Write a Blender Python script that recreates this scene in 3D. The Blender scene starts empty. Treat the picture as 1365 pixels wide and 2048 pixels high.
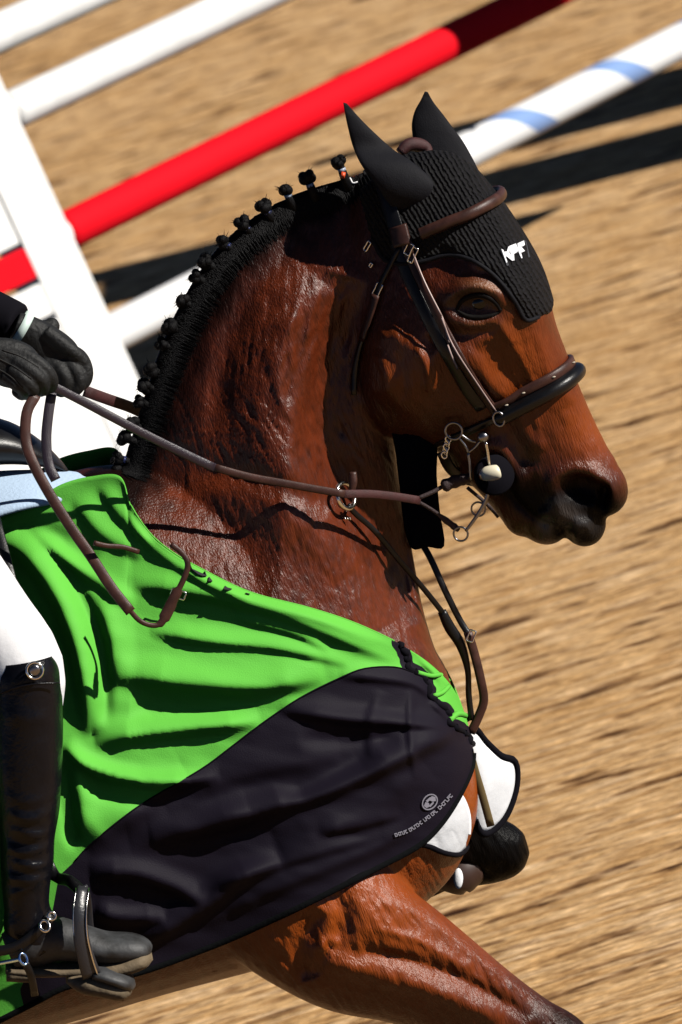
import bpy, bmesh, math, random
import numpy as np
from mathutils import Vector, Matrix
from mathutils.bvhtree import BVHTree
from mathutils import noise as mnoise
random.seed(7); np.random.seed(7)
S = bpy.context.scene
COL = S.collection
rad = math.radians

# ---------------------------------------------------------------- camera
PITCH, ROLL, DIST, FPX = rad(10.6), rad(17.5), 12.0, 15000.0
CEN = np.array([0.0, 0.0, 1.45])
Fw = np.array([0, math.cos(PITCH), -math.sin(PITCH)])
Uw = np.array([0, math.sin(PITCH), math.cos(PITCH)])
Xw = np.array([1.0, 0, 0])
CI = math.cos(ROLL)*Xw - math.sin(ROLL)*Uw
CJ = math.sin(ROLL)*Xw + math.cos(ROLL)*Uw
CAM = CEN - DIST*Fw
cd = bpy.data.cameras.new('camera'); cam = bpy.data.objects.new('camera', cd); COL.objects.link(cam)
cam.matrix_world = Matrix(((CI[0], CJ[0], -Fw[0], CAM[0]), (CI[1], CJ[1], -Fw[1], CAM[1]), (CI[2], CJ[2], -Fw[2], CAM[2]), (0, 0, 0, 1)))
cd.sensor_fit = 'VERTICAL'; cd.sensor_height = 24.0; cd.lens = 24.0*FPX/2048
cd.clip_end = 2000; cd.clip_start = 0.5
cd.dof.use_dof = True; cd.dof.focus_distance = 11.85; cd.dof.aperture_fstop = 7.1
S.camera = cam
# ---------------------------------------------------------------- world, sun, exposure
SUN = Vector((0.78, -0.30, 0.50)).normalized()
w = bpy.data.worlds.new('World'); S.world = w; w.use_nodes = True
nt = w.node_tree; nt.nodes.clear()
sky = nt.nodes.new('ShaderNodeTexSky'); sky.sky_type = 'NISHITA'; sky.sun_disc = False; sky.air_density = 0.25; sky.dust_density = 0.05; sky.ozone_density = 1.5
sky.sun_elevation = math.asin(SUN.z); sky.sun_rotation = math.atan2(SUN.x, SUN.y)
bg = nt.nodes.new('ShaderNodeBackground'); bg.inputs[1].default_value = 0.05
wo = nt.nodes.new('ShaderNodeOutputWorld')
nt.links.new(sky.outputs[0], bg.inputs[0]); nt.links.new(bg.outputs[0], wo.inputs[0])
sd = bpy.data.lights.new('sun', 'SUN'); sd.energy = 5.0; sd.angle = rad(0.5); sd.color = (1.0, 0.95, 0.87)
so = bpy.data.objects.new('sun', sd); COL.objects.link(so); so.rotation_euler = SUN.to_track_quat('Z', 'Y').to_euler()
so.location = (8, -6, 8)
S.view_settings.view_transform = 'Standard'; S.view_settings.look = 'None'
S.view_settings.exposure = 0.36
S.cycles.diffuse_bounces = 0; S.view_settings.gamma = 1.0

# ---------------------------------------------------------------- pixel <-> world (photo pixels 1365 x 2048)
def ray(px, py):
    return Fw*FPX + (px-682.5)*CI - (py-1024.0)*CJ
def W(px, py, y=0.0):
    d = ray(px, py); t = (y-CAM[1])/d[1]
    return CAM + d*t
def WG(px, py, z=0.0):
    d = ray(px, py); t = (z-CAM[2])/d[2]
    return CAM + d*t
def WP(px, py, p0, n):
    d = ray(px, py); t = np.dot(p0-CAM, n)/np.dot(d, n)
    return CAM + d*t
def proj(P):
    P = np.asarray(P, float); v = P-CAM
    z = v@Fw
    return np.stack([682.5+FPX*(v@CI)/z, 1024-FPX*(v@CJ)/z], -1)
YAW = rad(15)
HN = np.array([math.sin(YAW), math.cos(YAW), 0.0])       # head's sideways axis (to the far side)
HP = W(740, 420, -0.015)
YN = np.array([0.0, 1.0, 0.0])
def WH(px, py): return WP(px, py, HP, HN)

# ---------------------------------------------------------------- materials
def mat(name, color, rough=0.5, metal=0.0, spec=0.5, sheen=0.0, bump=None, var=None, coat=0.0, attr=None, stretch=(1,1,1)):
    m = bpy.data.materials.new(name); m.use_nodes = True
    t = m.node_tree; p = t.nodes['Principled BSDF']
    p.inputs['Base Color'].default_value = (*color, 1)
    p.inputs['Roughness'].default_value = rough; p.inputs['Metallic'].default_value = metal
    p.inputs['Specular IOR Level'].default_value = spec
    if sheen: p.inputs['Sheen Weight'].default_value = sheen; p.inputs['Sheen Roughness'].default_value = 0.4
    if coat: p.inputs['Coat Weight'].default_value = coat; p.inputs['Coat Roughness'].default_value = 0.15
    tc = t.nodes.new('ShaderNodeTexCoord'); mp = t.nodes.new('ShaderNodeMapping')
    mp.inputs['Scale'].default_value = stretch
    t.links.new(tc.outputs['Object'], mp.inputs[0])
    src = None
    if attr:
        a = t.nodes.new('ShaderNodeAttribute'); a.attribute_name = attr; src = a.outputs['Color']
    if var:   # (scale, amount)
        n = t.nodes.new('ShaderNodeTexNoise'); n.inputs['Scale'].default_value = var[0]; n.inputs['Detail'].default_value = 6
        t.links.new(mp.outputs[0], n.inputs[0])
        r = t.nodes.new('ShaderNodeMapRange'); r.inputs[1].default_value = 0.3; r.inputs[2].default_value = 0.7
        r.inputs[3].default_value = 1-var[1]; r.inputs[4].default_value = 1+var[1]
        t.links.new(n.outputs['Fac'], r.inputs[0])
        x = t.nodes.new('ShaderNodeVectorMath'); x.operation = 'SCALE'
        if src: t.links.new(src, x.inputs[0])
        else: x.inputs[0].default_value = color
        t.links.new(r.outputs[0], x.inputs['Scale']); src = x.outputs[0]
    if src: t.links.new(src, p.inputs['Base Color'])
    if bump:  # list of (scale, distance, strength)
        last = None
        for sc, di, st in bump:
            n = t.nodes.new('ShaderNodeTexNoise'); n.inputs['Scale'].default_value = sc; n.inputs['Detail'].default_value = 4
            t.links.new(mp.outputs[0], n.inputs[0])
            b = t.nodes.new('ShaderNodeBump'); b.inputs['Distance'].default_value = di; b.inputs['Strength'].default_value = st
            t.links.new(n.outputs['Fac'], b.inputs['Height'])
            if last: t.links.new(last, b.inputs['Normal'])
            last = b.outputs[0]
        t.links.new(last, p.inputs['Normal'])
    return m
M = {}
M['white_paint'] = mat('white_paint', (0.8, 0.8, 0.79), 0.4, var=(9, 0.10))
M['red_paint'] = mat('red_paint', (0.72, 0.001, 0.010), 0.8, spec=.15, var=(5, 0.06))
M['metal'] = mat('steel', (0.62, 0.62, 0.6), 0.18, metal=1.0)
M['dark_metal'] = mat('dark_steel', (0.2, 0.2, 0.22), 0.3, metal=1.0)
M['brown_leather'] = mat('brown_leather', (0.05, 0.02, 0.015), 0.4, spec=.3, bump=[(900, 0.0006, 0.6)], var=(60, 0.35))
M['red_leather'] = mat('reddish_rubber', (0.045, 0.008, 0.009), 0.6, bump=[(1500, 0.001, 0.8)], var=(80, 0.3))
M['black_leather'] = mat('black_leather', (0.005, 0.005, 0.006), 0.33, spec=.3, bump=[(500, 0.0006, 0.5)], var=(40, 0.3))
M['black_cloth'] = mat('black_cloth', (0.006, 0.0055, 0.008), 0.9, spec=.05, bump=[(900, 0.0006, 0.6)])
M['glove'] = mat('glove_leather', (0.010, 0.0105, 0.011), 0.6, spec=.25, bump=[(110, 0.004, 0.55), (700, 0.0006, 0.5)])
M['white_cloth'] = mat('white_cloth', (0.8, 0.8, 0.82), 0.8, bump=[(700, 0.0006, 0.5), (18, 0.006, 0.5)])
M['hair'] = mat('black_hair', (0.0025, 0.0024, 0.003), 0.6, spec=.12, bump=[(600, 0.002, 0.9)], stretch=(1, 1, 0.2))
M['ivory'] = mat('ivory_rubber', (0.75, 0.68, 0.5), 0.4)

# ---------------------------------------------------------------- object helpers
def link(name, verts, faces, m, parent=None, smooth=True, loc=None):
    me = bpy.data.meshes.new(name)
    if isinstance(verts, np.ndarray): verts = verts.tolist()
    me.from_pydata([tuple(v) for v in verts], [], faces)
    me.update()
    if m: me.materials.append(m)
    if smooth: me.polygons.foreach_set('use_smooth', [True]*len(me.polygons))
    o = bpy.data.objects.new(name, me); COL.objects.link(o)
    if parent:
        o.parent = parent
        pm = Matrix.Translation(parent_loc(parent)).inverted()
        me.transform(pm)
    return o
def parent_loc(p):
    l = Vector(p.location)
    while p.parent: p = p.parent; l = l+Vector(p.location)
    return l
def tag(o, label, cat, group=None, kind=None):
    if label: o['label'] = label
    if cat: o['category'] = cat
    if group: o['group'] = group
    if kind: o['kind'] = kind
    return o
def empty(name, loc, label, cat, group=None):
    o = bpy.data.objects.new(name, None); COL.objects.link(o); o.location = Vector([float(a) for a in loc]); o.empty_display_size = 0.1
    return tag(o, label, cat, group)

def cr(a, k, closed=False):
    """Catmull-Rom resample, k steps per span"""
    a = np.asarray(a, float)
    n = len(a); out = []
    if closed: P = np.concatenate([a[-1:], a, a[:2]]); spans = n
    else: P = np.concatenate([2*a[:1]-a[1:2], a, 2*a[-1:]-a[-2:-1]]); spans = n-1
    for i in range(spans):
        p0, p1, p2, p3 = P[i:i+4]
        for j in range(k):
            t = j/k
            out.append(0.5*((2*p1)+(-p0+p2)*t+(2*p0-5*p1+4*p2-p3)*t*t+(-p0+3*p1-3*p2+p3)*t**3))
    if not closed: out.append(a[-1])
    return np.array(out)

def skin_rings(rings, cap=True, closed_len=False):
    n = len(rings); m = len(rings[0])
    V = np.concatenate(rings); Fs = []
    for i in range(n-1 if not closed_len else n):
        a = i*m; b = ((i+1) % n)*m
        for j in range(m):
            k = (j+1) % m
            Fs.append((a+j, a+k, b+k, b+j))
    if cap and not closed_len:
        Fs.append(tuple(range(m-1, -1, -1))); Fs.append(tuple(range((n-1)*m, n*m)))
    return V, Fs
def merge(*parts):
    V = []; Fs = []; o = 0
    for v, f in parts:
        V.append(np.asarray(v)); Fs += [tuple(i+o for i in q) for q in f]; o += len(v)
    return np.concatenate(V), Fs
def frames(P, closed=False, up=None):
    P = np.asarray(P); n = len(P)
    T = np.zeros_like(P)
    if closed: T = np.roll(P, -1, 0)-np.roll(P, 1, 0)
    else:
        T[1:-1] = P[2:]-P[:-2]; T[0] = P[1]-P[0]; T[-1] = P[-1]-P[-2]
    T /= np.linalg.norm(T, axis=1)[:, None]+1e-12
    return T
def tube(P, r, m=10, closed=False, ry=None, up=None, k=4, cap=True):
    """tube round a smoothed path; r scalar or per point; ry second radius along 'up' """
    P = np.asarray(P, float); n0 = len(P)
    R = np.full(n0, r) if np.isscalar(r) else np.asarray(r, float)
    RY = R if ry is None else (np.full(n0, ry) if np.isscalar(ry) else np.asarray(ry, float))
    U = None
    if up is not None:
        U = np.asarray(up, float)
        if U.ndim == 1: U = np.tile(U, (n0, 1))
    D = [P, R[:, None], RY[:, None]] + ([U] if U is not None else [])
    A = cr(np.concatenate(D, 1), k, closed)
    P, R, RY = A[:, :3], np.maximum(A[:, 3], 1e-4), np.maximum(A[:, 4], 1e-4)
    T = frames(P, closed)
    rings = []
    ref = None
    for i in range(len(P)):
        if U is not None: u = A[i, 5:8]
        else: u = ref if ref is not None else (np.array([0, 1.0, 0]) if abs(T[i][1]) < 0.9 else np.array([1.0, 0, 0]))
        u = u-np.dot(u, T[i])*T[i]; u /= np.linalg.norm(u)+1e-12
        ref = u
        s = np.cross(T[i], u)
        a = np.arange(m)*2*math.pi/m
        rings.append(P[i]+np.outer(np.cos(a)*RY[i], u)+np.outer(np.sin(a)*R[i], s))
    return skin_rings(rings, cap, closed)
def strap(P, N, wdt, th, k=4, closed=False):
    """flat leather strap: width wdt, thickness th, N = outward normals"""
    P = np.asarray(P, float); N = np.asarray(N, float)
    if N.ndim == 1: N = np.tile(N, (len(P), 1))
    Wd = np.full(len(P), wdt) if np.isscalar(wdt) else np.asarray(wdt, float)
    A = cr(np.concatenate([P, N, Wd[:, None]], 1), k, closed)
    P, N, Wd = A[:, :3], A[:, 3:6], A[:, 6]
    T = frames(P, closed); rings = []
    for i in range(len(P)):
        n = N[i]-np.dot(N[i], T[i])*T[i]; n /= np.linalg.norm(n)+1e-12
        s = np.cross(T[i], n); h = Wd[i]/2; q = th*0.35
        prof = [(-h, 0), (-h, th-q), (-h+q, th), (0, th*1.03), (h-q, th), (h, th-q), (h, 0)]
        rings.append(np.array([P[i]+s*a+n*(b-th*0.3) for a, b in prof]))
    return skin_rings(rings, True, closed)
def ringmesh(c, n, R, r, m=10, N=28, sx=1.0, up=None):
    n = np.asarray(n, float); n /= np.linalg.norm(n)
    u = np.cross(n, [0, 0, 1.0]) if up is None else np.asarray(up, float)-np.dot(up, n)*n
    u /= np.linalg.norm(u); v = np.cross(n, u)
    P = [c+R*(u*math.cos(a)*sx+v*math.sin(a)) for a in np.arange(N)*2*math.pi/N]
    return tube(P, r, m, closed=True, up=n, k=1)
def ball(c, r, seg=16, rings=10, ax=None):
    c = np.asarray(c); r = np.ones(3)*r
    V = []; Fs = []
    A = np.eye(3) if ax is None else np.asarray(ax)
    for i in range(rings+1):
        th = math.pi*i/rings
        for j in range(seg):
            ph = 2*math.pi*j/seg
            V.append(c+A.T@(np.array([math.sin(th)*math.cos(ph), math.sin(th)*math.sin(ph), math.cos(th)])*r))
    for i in range(rings):
        for j in range(seg):
            k = (j+1) % seg
            Fs.append((i*seg+j, i*seg+k, (i+1)*seg+k, (i+1)*seg+j))
    return np.array(V), Fs
def boxm(c, ax, h):
    """box: centre, 3 axes rows, half sizes"""
    c = np.asarray(c); V = []
    for x in (-1, 1):
        for y in (-1, 1):
            for z in (-1, 1): V.append(c+x*h[0]*ax[0]+y*h[1]*ax[1]+z*h[2]*ax[2])
    return np.array(V), [(0, 1, 3, 2), (4, 6, 7, 5), (0, 4, 5, 1), (2, 3, 7, 6), (0, 2, 6, 4), (1, 5, 7, 3)]
def bevel(o, w=0.003, seg=2):
    b = o.modifiers.new('bevel', 'BEVEL'); b.width = w; b.segments = seg; return o
def evalmesh(o):
    dg = bpy.context.evaluated_depsgraph_get(); e = o.evaluated_get(dg)
    me = bpy.data.meshes.new_from_object(e)
    V = np.zeros(len(me.vertices)*3); me.vertices.foreach_get('co', V); V = V.reshape(-1, 3)
    Fs = [tuple(p.vertices) for p in me.polygons]
    return me, V, Fs
def remesh(parts, voxel, smooth_it=0):
    V, Fs = merge(*parts)
    o = link('tmp', V, Fs, None)
    r = o.modifiers.new('r', 'REMESH'); r.mode = 'VOXEL'; r.voxel_size = voxel
    if smooth_it:
        s = o.modifiers.new('s', 'SMOOTH'); s.factor = 0.5; s.iterations = smooth_it
    me, V, Fs = evalmesh(o)
    bpy.data.objects.remove(o)
    return me, V, Fs
# ================================================================ SETTING: sand and the jump
def build_sand():
    V = [(-400, -60, 0), (400, -60, 0), (400, 700, 0), (-400, 700, 0)]
    # fine grid where the camera looks, sheet beyond
    xs = np.concatenate([[-400], np.linspace(-5, 6, 12), [400]]); ys = np.concatenate([[-60], np.linspace(5, 40, 20), [700]])
    X, Y = np.meshgrid(xs, ys); n = len(xs)
    V = np.stack([X.ravel(), Y.ravel(), 0*X.ravel()], 1)
    Fs = [(j*n+i, j*n+i+1, (j+1)*n+i+1, (j+1)*n+i) for j in range(len(ys)-1) for i in range(n-1)]
    m = bpy.data.materials.new('sand'); m.use_nodes = True; t = m.node_tree; p = t.nodes['Principled BSDF']
    p.inputs['Roughness'].default_value = 0.95; p.inputs['Specular IOR Level'].default_value = 0.1
    tc = t.nodes.new('ShaderNodeTexCoord')
    def nz(scale, st, det=3, rough=0.55, rot=0.0):
        mp = t.nodes.new('ShaderNodeMapping'); mp.inputs['Scale'].default_value = st; mp.inputs['Rotation'].default_value = (0, 0, rot)
        t.links.new(tc.outputs['Object'], mp.inputs[0])
        n_ = t.nodes.new('ShaderNodeTexNoise'); n_.inputs['Scale'].default_value = scale
        n_.inputs['Detail'].default_value = det; n_.inputs['Roughness'].default_value = rough
        t.links.new(mp.outputs[0], n_.inputs[0]); return n_.outputs['Fac']
    fine = nz(60, (0.15, 1, 1), 4, 0.7, rad(2)); mid = nz(25, (0.17, 1, 1), 5, .66); big = nz(1.2, (0.6, 1, 1), 3); clod = nz(11, (0.36, 1, 1), 3, 0.5, rad(-3))
    grain = nz(110, (0.35, 1, 1), 2)
    def ramp(src, pts):
        r = t.nodes.new('ShaderNodeValToRGB'); e = r.color_ramp.elements
        while len(e) < len(pts): e.new(0.5)
        for q, (a, c) in zip(e, pts): q.position = a; q.color = (*c, 1)
        t.links.new(src, r.inputs[0]); return r.outputs[0]
    def mul(a, b, mode='MULTIPLY', f=1.0):
        x = t.nodes.new('ShaderNodeMix'); x.data_type = 'RGBA'; x.blend_type = mode; x.inputs[0].default_value = f
        t.links.new(a, x.inputs[6]); t.links.new(b, x.inputs[7]); return x.outputs[2]
    c = ramp(mid, [(0.32, (0.39, 0.215, 0.085)), (0.45, (0.56, 0.355, 0.160)), (0.56, (0.66, 0.455, 0.245)), (0.70, (0.72, 0.54, 0.345))])
    c = mul(c, ramp(fine, [(0.34, (0.26, 0.19, 0.14)), (0.44, (0.78, 0.72, 0.66)), (0.54, (1.06, 1.04, 1.0)), (0.66, (1.5, 1.48, 1.45))]))
    c = mul(c, ramp(clod, [(0.32, (0.10, 0.06, 0.045)), (0.385, (0.50, 0.43, 0.38)), (0.43, (1, 1, 1)), (0.9, (1.05, 1.05, 1.05))]))
    c = mul(c, ramp(big, [(0.3, (0.93, 0.88, 0.82)), (0.7, (1.06, 1.06, 1.1))]))
    c = mul(c, ramp(grain, [(0.3, (0.66, 0.63, 0.6)), (0.7, (1.34, 1.34, 1.34))]))
    t.links.new(c, p.inputs['Base Color'])
    last = None
    for src, d, s in ((clod, 0.03, 0.6), (mid, 0.02, 0.5), (fine, 0.008, 0.6)):
        b = t.nodes.new('ShaderNodeBump'); b.inputs['Distance'].default_value = d; b.inputs['Strength'].default_value = s
        t.links.new(src, b.inputs['Height'])
        if last: t.links.new(last, b.inputs['Normal'])
        last = b.outputs[0]
    t.links.new(last, p.inputs['Normal'])
    o = link('sand', V, Fs, m, smooth=False); tag(o, None, None, kind='structure')
build_sand()

# the jump: standard foot found on the ground, poles run away to the upper right
AZ = rad(49)
PD = np.array([math.cos(AZ), math.sin(AZ), 0.0])     # pole direction
PN = np.array([math.sin(AZ), -math.cos(AZ), 0.0])    # toward the camera
PBASE = WG(640, 446, 0.45)                            # on the low pole's axis
def pole_point(px, py):
    # pixel -> point on the jump's vertical plane
    return WP(px, py, PBASE, PN)
def make_pole(label, p_img, bands, ends, r=0.056, helix=None, off=0.0, slope=0.0):
    c = pole_point(*p_img); z = c[2]
    a, b = ends                                         # metres along PD from c
    N = 90; m = 24
    L = b-a; S_ = np.linspace(a, b, N)
    P = np.array([c+PD*s+PN*off+np.array([0, 0, slope*s]) for s in S_])
    root = empty('jump_pole', (P[0][0], P[0][1], P[0][2]), label, 'jump pole', 'poles of the jump')
    rings = []
    for q in P:
        rings.append(np.array([q+r*(PN*math.cos(t)+np.array([0, 0, 1.])*math.sin(t)) for t in np.arange(m)*2*math.pi/m]))
    V, Fs = skin_rings(rings)
    me_m = bands
    o = link('pole_shaft', V, Fs, me_m, root)
    for e, d in ((P[0], -1), (P[-1], 1)):
        v, f = tube([e, e+PD*d*0.012], r*0.97, 24, k=1)
        link('end_cap', v, f, M['white_paint'], root)
    return root, P
def spiral_mat():
    """white pole with a blue ribbon wound round it"""
    m = mat('white_blue_spiral', (0.8, 0.8, 0.8), 0.35)
    t = m.node_tree; p = t.nodes['Principled BSDF']
    tc = t.nodes.new('ShaderNodeTexCoord')
    def dot(v):
        q = t.nodes.new('ShaderNodeVectorMath'); q.operation = 'DOT_PRODUCT'; q.inputs[1].default_value = tuple(v)
        t.links.new(tc.outputs['Object'], q.inputs[0]); return q.outputs['Value']
    def op(o_, a, b=None, v=None):
        q = t.nodes.new('ShaderNodeMath'); q.operation = o_; t.links.new(a, q.inputs[0])
        if b is not None: t.links.new(b, q.inputs[1])
        if v is not None: q.inputs[1].default_value = v
        return q.outputs[0]
    ang = op('ARCTAN2', dot((0, 0, 1)), dot(PN))
    s = op('MULTIPLY', dot(PD), v=2*math.pi/0.52)
    ph = op('ADD', op('ADD', s, ang), v=0.6)
    g = op('GREATER_THAN', op('SINE', ph), v=0.78)
    on = op('GREATER_THAN', dot(PD), v=SPIRAL_FROM)
    g = op('MULTIPLY', g, on)
    x = t.nodes.new('ShaderNodeMix'); x.data_type = 'RGBA'; x.inputs[6].default_value = (0.8, 0.8, 0.8, 1); x.inputs[7].default_value = (0.20, 0.32, 0.60, 1)
    t.links.new(g, x.inputs[0]); t.links.new(x.outputs[2], p.inputs['Base Color'])
    return m
SPIRAL_FROM = 0.9
# positions (pixel on axis); lengths along the pole from that pixel's point
make_pole('white pole, the highest of the jump, cut by the top left corner', (80, 28), M['white_paint'], (-0.35, 3.0))
make_pole('white pole second from the top, running up left of the red one', (250, 115), M['white_paint'], (-0.55, 2.75))
red_m = M['red_paint']
make_pole('red pole, third from the top, its far end in shadow above the ears', (300, 380), red_m, (-0.42, 2.75))
make_pole('low white pole with blue spiral stripes, lying behind the neck', (300, 628), spiral_mat(), (-0.3, 2.9))
def build_standard(name_label, s_top, s_bot, side, posts, boards, rails, top):
    """A-shaped wing: leaning board frame; s_* = place along the jump line at top and foot"""
    Z = np.array([0, 0, 1.0])
    g = PBASE.copy(); g[2] = 0
    foot = g+PD*s_bot+PN*0.11
    root = empty('jump_standard', foot, name_label, 'jump standard', 'the two standards of the jump')
    def quad(name, a0, a1, b0, b1, z0, z1, d, m, dn=0.0):
        # board between along-positions a0..a1 at z0 and b0..b1 at z1
        V = []
        for z, (p, q) in ((z0, (a0, a1)), (z1, (b0, b1))):
            for s in (p, q):
                for e in (-d, d): V.append(foot+PD*s+Z*z+PN*(e+dn))
        F = [(0, 1, 3, 2), (4, 6, 7, 5), (0, 4, 5, 1), (2, 3, 7, 6), (0, 2, 6, 4), (1, 5, 7, 3)]
        return bevel(link(name, V, F, m, root, smooth=False), 0.006)
    lean = (s_top-s_bot)/1.5
    for (o, wd, ln, h) in posts: quad('post', o-wd/2, o+wd/2, o-wd/2+ln*h, o+wd/2+ln*h, 0.06, h, 0.05, M['white_paint'])
    for (o0, o1, z0, z1, m, ln, dn_) in boards: quad('panel', o0+ln*z0, o1+ln*z0, o0+ln*z1, o1+ln*z1, z0, z1, 0.012, M[m], dn_)
    for (o0, o1, z0, z1, m) in rails: quad('rail', o0, o1, o0, o1, z0, z1, 0.02, M[m], 0.012)
    for (o, wd, ln, h) in posts: quad('foot', o-0.07, o+0.07, o-0.07, o+0.07, 0, 0.058, 0.38, M['white_paint'])
    o, wd, ln, h = posts[0]
    for p in ((80, 28), (250, 115), (300, 380), (300, 628)):
        z = pole_point(*p)[2]-0.05
        if z > .03: quad('pole_cup', o+side*wd*.2+ln*z-.03, o+side*wd*.2+ln*z+.03, o+side*wd*.2+ln*z-.03, o+side*wd*.2+ln*z+.03, z-.03, z, 0.02, M['dark_metal'], -0.085)
    return root
def s_of(px, py):
    c = pole_point(px, py); return float(np.dot(c-PBASE, PD)), float(c[2])
sb, zb_ = s_of(122, 740); st, zt_ = s_of(-112, 230)
LN = (st-sb)/(zt_-zb_)
F0 = sb-LN*zb_
z_ = [s_of(30, y)[1] for y in (262, 468, 480, 552, 566, 640, 652)]
build_standard('white leaning jump standard with wide white panels at the left edge', F0+LN*1.5, F0, -1,
    [(0, 0.20, LN, 1.85), (-1.25, .12, LN*.3, 1.6)],
    [(-1.2, -.096, z_[1], z_[0], 'white_paint', LN, .034), (-1.2, -.12, z_[3], z_[2], 'red_paint', LN*.6, .034), (-1.2, -.096, z_[5], z_[4], 'white_paint', LN*.8, .034), (-1.2, -.096, 0.04, z_[6], 'white_paint', LN*.8, .034)],
    [], 1.75)

def build_far_wing():
    """the standard at the far right end of the poles, outside the frame; its boards are shaped to throw the long shadows on the sand"""
    a = WG(1660, 118); d = WG(1740, 250); Z = np.array([0, 0, 1.0])
    ax = d-a; L = np.linalg.norm(ax); ax /= L; nn = np.cross(ax, Z)
    root = empty('jump_standard', a, 'white jump standard with broad boards shaped to cast shadows at the right end of the poles', 'jump standard', 'the two standards of the jump')
    for name, s0, s1, z0, z1, t_, dn in (('post', -.70, -.58, 0, 1.1, .05, 0), ('post', 1.25, 1.35, 0, 1.75, .05, 0), ('panel', -.578, -.19, .04, .86, .015, 0), ('panel', -.188, .22, .04, 1.06, .015, 0), ('panel', .56, .838, .04, 1.72, .015, 0), ('panel', .84, 1.248, .04, 1.60, .015, 0),
            ('shade_board', 2.0, 2.978, 1.235, 1.74, .012, 0), ('rail', 1.352, 1.998, 1.62, 1.70, .015, 0), ('rail', 1.352, 1.998, 1.40, 1.48, .015, 0), ('rail', -.58, 1.25, .8, .88, .015, .067)):  # unseen high board on two rails, added only to shade the red pole
        v, f = boxm(a+ax*(s0+s1)/2+Z*(z0+z1)/2+nn*dn, [ax, nn, Z], ((s1-s0)/2, t_, (z1-z0)/2)); bevel(link(name, v, f, M['white_paint'], root, smooth=False), .005)
build_far_wing()
# ================================================================ HORSE BODY
def sect_loft(secs, plane_pt, n, m=44, k=6):
    """secs: (Fx,Fy,Bx,By,halfwidth,exponent,bias) in photo pixels on a midplane; front F to back B"""
    A = cr(np.array(secs, float), k); rings = []
    for r in A:
        F_ = WP(r[0], r[1], plane_pt, n); B_ = WP(r[2], r[3], plane_pt, n)
        mid = (F_+B_)/2; h = (F_-B_)/2; w_ = max(r[4], 0.004); p = r[5]; q = r[6]
        ring = []
        for a in np.arange(m)*2*math.pi/m:
            c, s = math.cos(a), math.sin(a)
            cc = math.copysign(abs(c)**(2/p), c); ss = math.copysign(abs(s)**(2/p), s)
            ring.append(mid+h*cc+n*w_*ss*((1+q*cc) if q < 5 else ((1+.72*cc) if cc < 0 else (1-(q-10)*cc))))
        rings.append(np.array(ring))
    return skin_rings(rings)
head_secs = [
 (800, 318, 705, 400, .035, 2.2, 0), (880, 308, 690, 500, .055, 2.3, 0), (938, 335, 685, 600, .070, 2.4, .05), (990, 400, 690, 690, .086, 2.7, .12),
 (1035, 470, 700, 770, .100, 2.9, .10), (1070, 535, 728, 828, .106, 3.0, .10), (1092, 595, 775, 862, .100, 3.0, .10), (1110, 655, 830, 880, .080, 2.7, .12),
 (1134, 715, 868, 895, .068, 2.6, .08), (1158, 775, 895, 915, .060, 2.5, .02), (1186, 838, 918, 945, .055, 2.4, 0),
 (1214, 895, 952, 975, .053, 2.4, .02), (1236, 935, 985, 1012, .052, 2.3, .05), (1228, 985, 1012, 1045, .046, 2.2, .0), (1190, 1030, 1050, 1062, .03, 2.2, 0), (1150, 1050, 1100, 1060, .012, 2, 0)]
neck_secs = [   # F = throat side, B = crest side; bias 10+k: crest tapers, throat narrower by k
 (880, 520, 745, 335, .050, 2.0, 10.1), (850, 640, 690, 356, .058, 2.0, 10.2), (800, 760, 605, 380, .075, 2.0, 10.35), (790, 850, 514, 427, .090, 2.0, 10.42),
 (795, 930, 433, 495, .104, 2.0, 10.42), (808, 1000, 372, 584, .116, 2.0, 10.40), (820, 1070, 322, 687, .128, 2.0, 10.35), (832, 1140, 288, 790, .142, 2.1, 10.28),
 (845, 1210, 260, 880, .156, 2.1, 10.18), (868, 1290, 225, 960, .178, 2.2, 10.1), (905, 1380, 120, 1020, .20, 2.3, 10.0), (940, 1470, -40, 1060, .205, 2.3, 10.0), (925, 1560, -200, 1100, .18, 2.2, 10.0)]
def world_loft(secs, m=44, k=5):
    A = cr(np.array(secs, float), k); rings = []
    for x, zt, zb, w_, p, q in A:
        ring = []
        for a in np.arange(m)*2*math.pi/m:
            c, s = math.cos(a), math.sin(a)
            cc = math.copysign(abs(c)**(2/p), c); ss = math.copysign(abs(s)**(2/p), s)
            ring.append([x, w_*ss*(1-q*cc), (zt+zb)/2+(zt-zb)/2*cc])
        rings.append(np.array(ring))
    return skin_rings(rings)
trunk_secs = [(.085, 1.16, .98, .06, 2, 0), (.055, 1.26, .90, .14, 2.1, 0), (-.02, 1.38, .82, .19, 2.2, 0), (-.15, 1.54, .78, .225, 2.2, .1), (-.33, 1.635, .78, .24, 2.2, .2),
 (-.5, 1.63, .79, .265, 2.2, .25), (-.75, 1.565, .80, .30, 2.2, .15), (-1.0, 1.56, .84, .315, 2.2, .1), (-1.25, 1.60, .93, .30, 2.2, .1),
 (-1.45, 1.585, 1.02, .28, 2.2, .1), (-1.62, 1.50, 1.08, .22, 2.2, .1), (-1.70, 1.38, 1.16, .10, 2, 0)]
def limb(pts, m=24, k=6):
    """pts: (px,py,y,r_inplane,r_side)"""
    P = np.array([W(a[0], a[1], a[2]) for a in pts]); 
    return tube(P, [a[3] for a in pts], m, ry=[a[4] for a in pts], up=YN, k=k)
def limbw(pts, m=24, k=6):
    """pts: (x,y,z,r_inplane,r_side) world"""
    P = np.array([a[:3] for a in pts]); return tube(P, [a[3] for a in pts], m, ry=[a[4] for a in pts], up=YN, k=k)
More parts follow.
